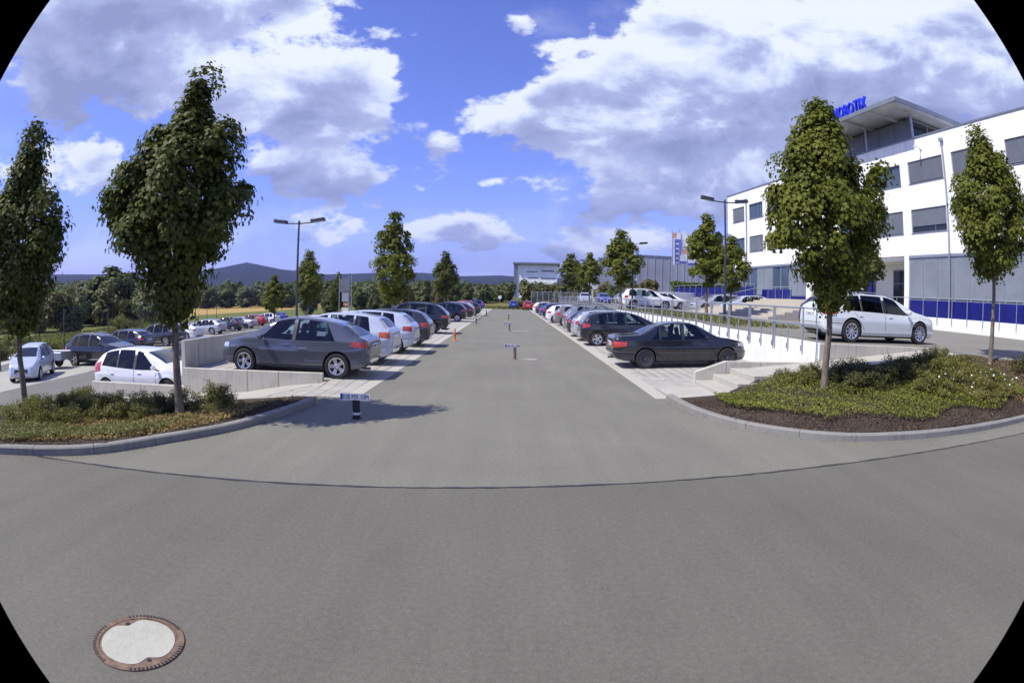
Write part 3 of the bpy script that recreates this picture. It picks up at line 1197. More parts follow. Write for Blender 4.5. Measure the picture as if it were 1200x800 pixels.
def edging():
    """upper kerb strip along the planting bed and road"""
    kerb_line('upper_kerb', [(13.02, 12.4), (13.45, 11.9), (14.9, 10.75), (18, 10.1)], h=.02)
    for c in bpy.data.objects['upper_kerb'].children:
        c.location.z = .965


edging()


# ------------------------------------------------------------------ railing on the white wall
def railing():
    root = thing('steel_railing', 'galvanised steel handrail fixed along the top of the white retaining wall', 'railing', (0, 0, 0))
    x = 8.33 - .06
    mb = MB()
    mb.cbox(-.045, .028, -.035, .035, .84, 1.0, .006)
    BR = mb.mesh('bracket', M_galv)
    y = 14.32
    k = 0
    while y < 96:
        L = 1.98
        zt = 2.06 + .004 * (y - 14)
        zm = 1.60 + .004 * (y - 14)
        r = .026 if y < 40 else .03
        mb = MB()
        mb.tube((x, y + .06, .93), (x, y + .06, zt), r, 8)
        mb.tube((x, y + L - .06, .93), (x, y + L - .06, zt), r, 8)
        mb.tube((x, y + .04, zt), (x, y + L - .04, zt), r * 1.1, 8)
        mb.build('hoop', M_galv, root, smooth=40)
        mb = MB()
        mb.tube((x - .03, y - .03 if k else 13.46, zm), (x - .03, y + L - .03, zm), .022, 8)
        mb.build('mid_rail', M_galv, root, smooth=40)
        mb = MB()
        mb.tube((x, y + L / 2, .90), (x, y + L / 2, zm), .021, 8)
        mb.build('post', M_galv, root, smooth=40)
        for yy in (y + .06, y + L - .06, y + L / 2):
            put('bracket', BR, root, (x, yy, 0))
        y += L
        k += 1
    mb = MB()
    mb.tube((x - .03, 13.48, .62), (x - .03, 13.48, 1.60), .02, 8)
    mb.tube((x, 13.6, 1.6), (x, 13.6, 2.05), .02, 8)
    mb.tube((x, 13.6, 2.05), (x, 14.3, 2.06), .02, 8)
    mb.build('end_post', M_galv, root, smooth=40)


railing()


def far_fence():
    root = thing('far_railing', 'tall grey bar fence closing the upper level at the end of the row', 'fence', (0, 0, 0))
    a, b = (3.6, 97.6), (11.5, 97.6)
    mb = MB()
    for z in (1.15, 3.1):
        mb.tube((a[0], a[1], z), (b[0], b[1], z), .04, 6)
    mb.build('rail', M_galv, root)
    for i in range(9):
        x = lerp(a[0], b[0], i / 8)
        mb = MB()
        mb.tube((x, a[1], 0), (x, a[1], 3.2), .06, 6)
        mb.build('post', M_galv, root)
    mb = MB()
    for i in range(60):
        x = lerp(a[0], b[0], i / 59)
        mb.box(x - .012, x + .012, a[1] - .012, a[1] + .012, 1.15, 3.1)
    mb.build('bars', M_galv, root, kind='stuff')


far_fence()


# ------------------------------------------------------------------ lamp posts
def lamp_post(x, y, z, h, label, arms, rot=0, group='double-headed car park lamps'):
    t = thing('lamp_post', label, 'street lamp', (x, y, z), rot, group)
    mb = MB()
    mb.tube((0, 0, -.1), (0, 0, 1.2), .075, 12)
    mb.tube((0, 0, 1.2), (0, 0, h), .058, 12, .042)
    mb.tube((0, 0, h), (0, 0, h + .12), .05, 12, .05)
    mb.build('pole', M_lamp, t, smooth=40)
    mb = MB()
    mb.box(-.04, .04, -.078, -.07, .5, .9)
    mb.build('service_door', M_lamp, t)
    for s in arms:
        mb = MB()
        mb.tube((0, 0, h), (s * .62, 0, h + .03), .03, 8)
        mb.build('arm', M_lamp, t, smooth=40)
        mb = MB()
        Mx = Matrix.Translation((s * .90, 0, h + .10)) @ Matrix.Rotation(-s * .12, 4, 'Y')
        mb.cbox(-.31, .31, -.15, .15, -.045, .10, .03, 0, Mx)
        mb.cbox(-.34, -.20, -.1, .1, -.03, .12, .02, 0, Mx)
        hd = mb.build('lamp_head', M_lamp, t)
        mb = MB()
        mb.box(-.24, .24, -.12, .12, -.058, -.047, 0, Mx)
        mb.build('lens', M_head, hd)
    return t


lamp_post(-9.22, 23.2, zlot(-9.2), 6.08, 'dark twin-armed lamp post behind the left row, against the open sky', (1, -1))
lamp_post(10.0, 25.1, 1.12, 5.75, 'dark twin-armed lamp post in front of the white building', (1, -1))
lamp_post(9.8, 45.0, 1.33, 5.3, 'dark lamp post between maple and white off-roader on the upper level', (1, -1))
lamp_post(9.9, 71.0, 1.5, 5.3, 'most distant dark lamp post, among the maples of the right row', (1, -1))


# ------------------------------------------------------------------ bollards and plates in the aisle
def text_mesh(s, size, name='txt', ext=.0015, fat=0):
    cu = bpy.data.curves.new(name, 'FONT')
    cu.body = s
    cu.size = size
    cu.extrude = ext
    cu.offset = fat
    cu.align_x = 'LEFT'
    ob = bpy.data.objects.new(name, cu)
    COL.objects.link(ob)
    bpy.context.view_layer.update()
    dg = bpy.context.evaluated_depsgraph_get()
    me = bpy.data.meshes.new_from_object(ob.evaluated_get(dg))
    bpy.data.objects.remove(ob)
    return me


def plate_post(x, y, h, r, pmat, txt, label, rot=0, platez=None, off=0, band=True):
    t = thing('plate_post', label, 'bollard', (x, y, 0), rot, 'test posts carrying number plates')
    mb = MB()
    mb.lathe([(0, 0), (r * 1.25, 0), (r * 1.25, .02), (r, .03), (r, h - .02), (r * .92, h), (0, h)], 20)
    mb.build('post', pmat, t, smooth=35)
    if band:
        mb = MB()
        mb.lathe([(r * 1.03, .07), (r * 1.05, .075), (r * 1.05, .105), (r * 1.03, .11)], 20)
        mb.build('reflective_band', M_silverband, t, smooth=35)
    mb = MB()
    z = platez or h - .085
    px = off
    mb.cbox(-.26, .26, -.004, .004, 0, .11, .003, 0, Matrix.Translation((px, -r - .012, z)))
    pl = mb.build('number_plate', M_plate if band else M_plateg, t)
    mb = MB()
    mb.box(-.255, -.213, -.0062, -.0042, .006, .104, 0, Matrix.Translation((px, -r - .012, z)))
    mb.build('country_band', M_blue, pl)
    me = text_mesh(txt, .108)
    me.materials.clear()
    me.materials.append(M_ink)
    xs = [v.co.x for v in me.vertices]
    ys = [v.co.y for v in me.vertices]
    sx = .44 / (max(xs) - min(xs))
    sy = .078 / (max(ys) - min(ys))
    for v in me.vertices:
        v.co = ((v.co.x - min(xs)) * sx, (v.co.y - min(ys)) * sy, v.co.z)
    put('lettering', me, pl, (px - .203, -r - .0183, z + .016), (math.pi / 2, 0, 0), kind='stuff')
    mb = MB()
    for dxp in (-.03, .03):
        mb.tube((px + dxp, -r - .008, z + .055), (px * .2, -r * .6, z + .055), .006, 6)
    mb.build('plate_clip', M_galv, t)
    return t


plate_post(-2.56, 9.13, .40, .065, M_black, 'KIB MX 10M', 'black post with silver band holding a white number plate beside the left kerb', .03, .33, .0)
plate_post(.18, 18.87, .47, .05, M_brown, 'KIB MX 20M', 'brown post with number plate in the middle of the aisle, beside a pale strip', 0, .40, -.07, False)
plate_post(-.03, 34.6, .50, .05, M_brown, 'KIB MX 35M', 'second brown post with number plate, farther up the middle of the aisle', 0, .43, -.05, False)
plate_post(-.14, 51.5, .55, .05, M_brown, 'KIB MX 50M', 'most distant brown plate post standing in the aisle centre line', 0, .46, -.05, False)
for nm, x0, x1, y, lb in (('paint_strip', .30, .92, 18.95, 'pale painted bar on the asphalt beside the nearest aisle post'), ('paint_strip', .15, 1.2, 35.0, 'faint pale bar on the asphalt beside the second aisle post')):
    mb = MB()
    mb.box(x0, x1, y - .10, y + .10, .0, .006)
    mb.build(nm, M_patch, None, label=lb, category='road marking')


def traffic_post(x, y, h, mat, label):
    t = thing('traffic_post', label, 'bollard', (x, y, 0), 0, 'marker posts along the left bays')
    mb = MB()
    mb.lathe([(0, 0), (.11, 0), (.11, .03), (.06, .05), (.05, .06), (.05, h * .45), (.075, h * .47), (.075, h * .60), (.05, h * .62), (.045, h - .02), (.03, h), (0, h)], 18)
    mb.build('post', mat, t, smooth=35)
    mb = MB()
    mb.lathe([(.0535, h * .75), (.0535, h * .86)], 18)
    mb.build('reflective_band', M_silverband, t, smooth=35)
    return t


traffic_post(-2.57, 26.4, .56, M_orange, 'orange plastic marker post at the edge of the left bays')
traffic_post(-2.53, 42.4, .60, M_brown, 'brown marker post farther along the left bays')
traffic_post(-2.6, 62, .60, M_brown, 'small distant marker post near the end of the left bays')


def manhole():
    cx, cy = -2.235, 2.31
    t = thing('manhole_cover', 'round rusty iron manhole cover with pale concrete filling in the street', 'manhole', (cx, cy, 0), rad(52))
    mb = MB()
    R = .325
    n = 72
    mb.lathe([(R, .002), (R, .010), (R * .86, .011), (R * .86, .003)], n)
    fr = mb.build('frame', M_iron, t)
    mb = MB()
    for i in range(n):
        if i % 1 == 0 and (i % 24) < 17:
            a = 2 * math.pi * (i + .5) / n
            Mx = Matrix.Rotation(a, 4, 'Z')
            mb.box(R * .925, R * .995, -.007, .007, .0095, .0125, 0, Mx)
    mb.build('frame_notch', M_dark, t, kind='stuff')
    mb = MB()
    mb.lathe([(R * .855, .001), (R * .855, .007), (0.0, .007)], n)
    mb.build('lid', M_iron, t)
    mb = MB()
    poly = []
    for i in range(120):
        a = 2 * math.pi * i / 120
        rr = R * .80
        d = min(abs(((a - math.pi / 2 + math.pi) % (2 * math.pi)) - math.pi), abs(((a + math.pi / 2 + math.pi) % (2 * math.pi)) - math.pi))
        rr -= R * .17 * math.exp(-(d / .26) ** 2)
        poly.append((rr * math.cos(a), rr * math.sin(a)))
    mb.prism(poly, .004, .0105)
    mb.build('concrete_filling', M_infill, t)
    for s in (1, -1):
        mb = MB()
        mb.lathe([(0, .0115), (.016, .0115), (.018, .0075)], 12, 'Z', (0, s * R * .72, 0))
        mb.build('lifting_hole', M_dark, t)


manhole()

rgg = np.random.default_rng(9)
Pg = []
for L_, sd_ in ((smooth_line([(-13, 3.6)] + KL[3:], .02), 1), (smooth_line(KR[:-2], .02), 1)):
    for (x, y) in L_:
        if rgg.uniform() < .55:
            d_ = abs(rgg.normal()) * .10 + .02
            # towards the road: away from the bed
            cx_, cy_ = (-7.5, 9.5) if x < 0 else (9, 11)
            v_ = Vector((x - cx_, y - cy_)).normalized()
            Pg.append((x + v_.x * d_, y + v_.y * d_, .006))
Pg = np.array(Pg)
V, Fi, k_ = leaves(Pg, rgg.normal(size=Pg.shape) * .25 + np.array([0, 0, 1]), .026, LEAF_OVAL, 0, rgg)
put('gutter_litter', np_mesh('gutter_litter', V, Fi, k_, M_chip), None, kind='stuff', label='bits of bark and dry leaves lying in the gutter along both kerbs', category='litter')

# ------------------------------------------------------------------ cars


def hermite(pts):
    xs = np.array([p[0] for p in pts], float)
    ys = np.array([p[1] for p in pts], float)
    d = np.diff(ys) / np.diff(xs)
    m = np.zeros(len(xs))
    m[1:-1] = np.where(d[:-1] * d[1:] > 0, 2 * d[:-1] * d[1:] / np.where(np.abs(d[:-1] + d[1:]) < 1e-9, 1, d[:-1] + d[1:]), 0)
    m[0], m[-1] = d[0], d[-1]

    def f(x):
        x = min(max(x, xs[0]), xs[-1])
        i = min(max(int(np.searchsorted(xs, x)) - 1, 0), len(xs) - 2)
        h = xs[i + 1] - xs[i]
        t = (x - xs[i]) / h
        return float((2 * t ** 3 - 3 * t * t + 1) * ys[i] + (t ** 3 - 2 * t * t + t) * h * m[i] + (-2 * t ** 3 + 3 * t * t) * ys[i + 1] + (t ** 3 - t * t) * h * m[i + 1])
    return f


# metres; x runs from the tail (0) to the nose
KINDS = {
    'hatch3': {'L': 4.24, 'W': 1.78, 'wb': 2.6, 'ro': 0.8, 'R': 0.315, 'doors': 1, 'spokes': 5, 'top': [(0, 0.6), (0.03, 0.84), (0.09, 0.965), (0.26, 1.03), (0.6, 1.235), (0.95, 1.36), (1.5, 1.445), (2.05, 1.465), (2.5, 1.4), (3.0, 1.16), (3.38, 0.975), (3.7, 0.9), (4.0, 0.8), (4.15, 0.7), (4.24, 0.5)], 'belt': [(0, 0.57), (0.05, 0.84), (0.12, 0.93), (0.6, 0.905), (2, 0.885), (3.2, 0.91), (3.45, 0.9), (3.8, 0.82), (4.05, 0.72), (4.24, 0.49)], 'rb': 0.86, 'rt': 1.12, 'ft': 2.52, 'fb': 3.02, 'pil': [(1.93, 2.03)], 'rw': (0.29, 0.72), 'fw': (2.68, 3.32)},
    'hatch5': {'L': 4.2, 'W': 1.76, 'wb': 2.58, 'ro': 0.72, 'R': 0.31, 'doors': 2, 'spokes': 5, 'top': [(0, 0.58), (0.03, 0.9), (0.09, 1.02), (0.22, 1.16), (0.4, 1.34), (0.66, 1.44), (1.4, 1.5), (2.0, 1.49), (2.55, 1.38), (3.0, 1.18), (3.4, 0.99), (3.7, 0.92), (4.0, 0.8), (4.12, 0.68), (4.2, 0.5)], 'belt': [(0, 0.57), (0.05, 0.86), (0.12, 0.98), (0.6, 0.955), (2, 0.915), (3.2, 0.93), (3.45, 0.91), (3.8, 0.83), (4.05, 0.7), (4.2, 0.49)], 'rb': 0.68, 'rt': 0.8, 'ft': 2.48, 'fb': 3.06, 'pil': [(1.18, 1.24), (1.98, 2.07)], 'rw': (0.18, 0.46), 'fw': (2.66, 3.34)},
    'mpv': {'L': 4.1, 'W': 1.7, 'wb': 2.6, 'ro': 0.68, 'R': 0.305, 'doors': 2, 'spokes': 7, 'top': [(0, 0.56), (0.03, 0.9), (0.08, 1.06), (0.2, 1.22), (0.4, 1.37), (0.75, 1.48), (1.35, 1.53), (1.85, 1.51), (2.35, 1.41), (2.85, 1.22), (3.25, 1.04), (3.55, 0.93), (3.85, 0.8), (4.02, 0.66), (4.1, 0.46)], 'belt': [(0, 0.55), (0.04, 0.88), (0.1, 1.0), (0.45, 1.005), (1.2, 0.945), (2, 0.885), (3.0, 0.835), (3.3, 0.88), (3.6, 0.82), (3.95, 0.66), (4.1, 0.45)], 'rb': 0.5, 'rt': 0.62, 'ft': 2.25, 'fb': 3.05, 'pil': [(1.2, 1.25), (1.93, 2.02)], 'rw': (0.12, 0.38), 'fw': (2.42, 3.2)},
    'suv': {'L': 4.63, 'W': 1.88, 'wb': 2.8, 'ro': 0.94, 'R': 0.365, 'doors': 2, 'spokes': 5, 'top': [(0, 0.62), (0.03, 0.98), (0.1, 1.1), (0.26, 1.26), (0.5, 1.46), (0.8, 1.59), (1.6, 1.65), (2.2, 1.64), (2.8, 1.53), (3.3, 1.29), (3.66, 1.11), (4.0, 1.03), (4.35, 0.93), (4.52, 0.8), (4.63, 0.56)], 'belt': [(0, 0.61), (0.05, 0.96), (0.12, 1.06), (0.6, 1.045), (2, 1.015), (3.4, 0.975), (3.7, 1.02), (4.1, 0.94), (4.4, 0.84), (4.63, 0.55)], 'rb': 0.7, 'rt': 0.9, 'ft': 2.72, 'fb': 3.36, 'pil': [(1.22, 1.29), (2.12, 2.22)], 'rw': (0.22, 0.54), 'fw': (2.9, 3.6), 'rails': True},
    'sedan': {'L': 4.43, 'W': 1.7, 'wb': 2.7, 'ro': 0.99, 'R': 0.3, 'doors': 2, 'spokes': 0, 'strip': True, 'top': [(0, 0.55), (0.02, 0.84), (0.08, 0.965), (0.35, 1.0), (0.82, 1.02), (1.15, 1.17), (1.5, 1.325), (1.95, 1.39), (2.4, 1.385), (2.75, 1.29), (3.1, 1.1), (3.38, 0.955), (3.8, 0.89), (4.2, 0.8), (4.36, 0.72), (4.43, 0.5)], 'belt': [(0, 0.54), (0.03, 0.82), (0.1, 0.9), (0.8, 0.875), (2, 0.845), (3.2, 0.88), (3.5, 0.875), (3.9, 0.82), (4.25, 0.74), (4.43, 0.49)], 'rb': 1.16, 'rt': 1.5, 'ft': 2.66, 'fb': 3.08, 'pil': [(1.44, 1.5), (2.16, 2.25)], 'rw': (0.88, 1.42), 'fw': (2.8, 3.34)},
    'estate': {'L': 4.91, 'W': 1.86, 'wb': 2.97, 'ro': 1.02, 'R': 0.345, 'doors': 2, 'spokes': 10, 'rails': True, 'top': [(0, 0.58), (0.03, 0.9), (0.1, 1.02), (0.34, 1.18), (0.62, 1.34), (0.95, 1.42), (1.8, 1.47), (2.5, 1.46), (3.0, 1.36), (3.5, 1.15), (3.86, 0.99), (4.3, 0.92), (4.65, 0.82), (4.82, 0.7), (4.91, 0.5)], 'belt': [(0, 0.57), (0.05, 0.88), (0.12, 0.97), (0.6, 0.935), (2, 0.905), (3.5, 0.865), (3.9, 0.91), (4.3, 0.85), (4.7, 0.74), (4.91, 0.49)], 'rb': 0.66, 'rt': 1.02, 'ft': 2.92, 'fb': 3.52, 'pil': [(1.42, 1.47), (2.33, 2.43)], 'rw': (0.3, 0.66), 'fw': (3.1, 3.82)},
    'offroad': {'L': 4.75, 'W': 1.93, 'wb': 2.86, 'ro': 0.95, 'R': 0.385, 'doors': 2, 'spokes': 5, 'rails': True, 'top': [(0, 0.66), (0.03, 1.04), (0.09, 1.18), (0.2, 1.4), (0.36, 1.6), (0.65, 1.69), (1.6, 1.73), (2.3, 1.72), (2.85, 1.61), (3.3, 1.36), (3.66, 1.17), (4.1, 1.11), (4.45, 1.02), (4.64, 0.86), (4.75, 0.6)], 'belt': [(0, 0.65), (0.05, 1.02), (0.12, 1.12), (0.6, 1.095), (2, 1.075), (3.4, 1.045), (3.7, 1.08), (4.2, 1.02), (4.5, 0.9), (4.75, 0.59)], 'rb': 0.52, 'rt': 0.64, 'ft': 2.78, 'fb': 3.38, 'pil': [(1.2, 1.27), (2.14, 2.24)], 'rw': (0.14, 0.4), 'fw': (2.95, 3.6)},
    'van': {'L': 4.6, 'W': 1.82, 'wb': 2.75, 'ro': 0.85, 'R': 0.32, 'doors': 2, 'spokes': 5, 'top': [(0, 0.6), (0.03, 1.2), (0.08, 1.55), (0.2, 1.76), (0.5, 1.84), (1.6, 1.87), (2.5, 1.85), (3.0, 1.72), (3.45, 1.42), (3.85, 1.16), (4.2, 1.02), (4.45, 0.88), (4.54, 0.72), (4.6, 0.52)], 'belt': [(0, 0.58), (0.05, 1.0), (0.12, 1.1), (0.6, 1.065), (2, 1.025), (3.6, 0.975), (3.9, 1.0), (4.3, 0.88), (4.6, 0.5)], 'rb': 0.3, 'rt': 0.4, 'ft': 2.95, 'fb': 3.6, 'pil': [(1.2, 1.3), (2.2, 2.3)], 'rw': (0.1, 0.24), 'fw': (3.1, 3.8)},
}

SECT_LO = [(0, 0), (.55, 0), (.90, .01), (.955, .05), (.975, .14), (.992, .24), (.980, .31), (.990, .46), (1.0, .66), (.998, .74), (.972, .79), (.960, .90), (.938, 1.0)]
SECT_UP = [.12, .30, .50, .70, .86]


def body_mesh(K):
    L, W = K['L'], K['W']
    top, belt = hermite(K['top']), hermite(K['belt'])
    sill = .20 if K['R'] < .35 else .25
    N = 86
    rings = []
    xs = []
    for i in range(N + 1):
        t = i / N
        x = L * (.45 * t + .55 * (.5 - .5 * math.cos(math.pi * t)))
        xs.append(x)
        dr, df = x, L - x
        pl = 1 - .22 * math.exp(-dr / .10) - .06 * math.exp(-dr / .5) - .28 * math.exp(-df / .17) - .08 * math.exp(-df / .8)
        hw = W / 2 * pl
        T = top(x)
        B = min(belt(x), T - .012)
        s = sill + .20 * math.exp(-dr / .07) + .10 * math.exp(-dr / .35) + .16 * math.exp(-df / .08)
        s = min(s, B - .08)
        pts = [(hw * a, s + b * (B - s)) for a, b in SECT_LO]
        h = T - B
        y0 = pts[-1][0]
        tum = .40
        tp = .13 * math.exp(-dr / .75) * min(1, h / .2) * W / 2
        for f in SECT_UP:
            pts.append((y0 - tum * h * f - .02 * min(1, h / .2) * f - tp * f, B + h * f * .98))
        ye = y0 - tum * h - .02 - tp
        k = min(1, h / .25)
        pts += [(ye - .035 * k, B + h * .945), (ye - .11 * k - .02, B + h * .985), (ye * .62, B + h * .997), (ye * .3, T), (0, T + .004)]
        rings.append((x, pts))
    mb = MB()
    n = len(rings[0][1])
    M2 = 2 * (n - 1)
    vs = []
    for x, pts in rings:
        for y, z in pts:
            vs.append((x - L / 2, y, z))
        for y, z in reversed(pts[1:-1]):
            vs.append((x - L / 2, -y, z))
    fs = []
    for i in range(N):
        for j in range(M2):
            a, b = i * M2 + j, i * M2 + (j + 1) % M2
            fs.append((a, b, b + M2, a + M2))
    fs.append(tuple(range(M2 - 1, -1, -1)))
    fs.append(tuple(N * M2 + j for j in range(M2)))
    mb.add(vs, fs)
    return mb, top, belt


def patch_mesh(name, rows, bvh, off, mat, skirt=.012, closed_ok=True):
    """rows of (origin, direction) rays -> a fitted panel with its own edge depth"""
    V, Nn = [], []
    for row in rows:
        for o, d in row:
            hit = bvh.ray_cast(Vector(o), Vector(d).normalized())
            if hit[0] is None:
                V.append(None)
                Nn.append(None)
            else:
                nn = hit[1]
                if nn.dot(Vector(d)) > 0:
                    nn = -nn
                V.append(hit[0])
                Nn.append(nn)
    R, C = len(rows), len(rows[0])
    mb = MB()
    idx = {}
    for k, v in enumerate(V):
        if v is not None:
            idx[k] = len(mb.v)
            q = v + Nn[k] * off
            mb.v.append(tuple(q))
    cnt = {}
    quads = []
    for i in range(R - 1):
        for j in range(C - 1):
            q = [i * C + j, i * C + j + 1, (i + 1) * C + j + 1, (i + 1) * C + j]
            if all(k in idx for k in q):
                a, b, c_ = V[q[0]], V[q[1]], V[q[3]]
                nn = (b - a).cross(c_ - a)
                if nn.dot(Nn[q[0]]) < 0:
                    q.reverse()
                quads.append(q)
                mb.f.append(tuple(idx[k] for k in q))
                mb.mi.append(0)
                for m_ in range(4):
                    e = (q[m_], q[(m_ + 1) % 4])
                    cnt[e] = cnt.get(e, 0) + 1
    low = {}
    for (a, b) in list(cnt):
        if (b, a) in cnt:
            continue
        for k in (a, b):
            if k not in low:
                low[k] = len(mb.v)
                mb.v.append(tuple(V[k] + Nn[k] * (off - skirt)))
        mb.f.append((idx[b], idx[a], low[a], low[b]))
        mb.mi.append(0)
    return mb.mesh(name, mat, 35) if mb.f else None


def wheel_meshes(R, spokes, wd=.20, dark=False):
    rr = R * .70
    t = MB()
    t.lathe([(rr, -wd * .42), (rr + .01, -wd * .5), (R * .93, -wd * .5), (R, -wd * .36), (R, wd * .36), (R * .93, wd * .5), (rr + .01, wd * .5), (rr, wd * .42), (rr, -wd * .42)], 30, 'Y')
    tyre = t.mesh('tyre', M_tyre, 40)
    m = MB()
    m.lathe([(rr, wd * .44), (rr - .006, wd * .47), (rr - .03, wd * .44), (rr - .04, wd * .15), (rr - .04, -wd * .2)], 30, 'Y', mi=0)
    m.lathe([(rr - .035, -wd * .05), (.0, -wd * .05)], 30, 'Y', mi=1)
    y1 = wd * .40
    if spokes:
        for k in range(spokes):
            a = 2 * math.pi * k / spokes
            w0, w1 = (.055, .036) if spokes <= 5 else (.026, .020) if spokes >= 9 else (.040, .028)
            hub, out = .045, rr - .012
            ux, uz = math.cos(a), math.sin(a)
            px, pz = -uz, ux
            vs = []
            for r_, ww, yy in ((hub, w1, y1 - .008), (out, w0, y1)):
                for s in (-1, 1):
                    for dy in (0, -.035):
                        vs.append((ux * r_ + px * s * ww, yy + dy, uz * r_ + pz * s * ww))
            m.add(vs, [(0, 2, 6, 4), (1, 5, 7, 3), (0, 4, 5, 1), (2, 3, 7, 6), (4, 6, 7, 5)], 0)
        m.lathe([(.062, y1 - .03), (.062, y1), (.05, y1 + .008), (0, y1 + .008)], 16, 'Y', mi=0)
    else:
        m.lathe([(rr - .03, y1 * .7), (rr - .075, y1 * .9), (rr - .085, y1 * .55), (.075, y1 * .35), (.06, y1 * .9), (0, y1 * .9)], 30, 'Y', mi=0)
    rim = m.mesh('rim', [M_alloyd if (dark or not spokes) else M_alloy, M_dark], 40)
    return tyre, rim


def boolean(o, cut, op='DIFFERENCE'):
    n0 = len(o.data.polygons)
    for tr in range(5):
        md = o.modifiers.new('b', 'BOOLEAN')
        md.operation = op
        md.object = cut
        md.solver = 'EXACT'
        md.use_hole_tolerant = tr > 2
        bpy.context.view_layer.update()
        dg = bpy.context.evaluated_depsgraph_get()
        me = bpy.data.meshes.new_from_object(o.evaluated_get(dg))
        o.modifiers.clear()
        if len(me.polygons) > n0 * .8:
            o.data = me
            break
        # nudge the cutter off whatever it touches exactly
        cut.location = (.0031 * (tr + 1), .0007 * tr, .0023 * (tr + 1))
        print('boolean retry', tr, len(me.polygons))
    bpy.data.objects.remove(cut)


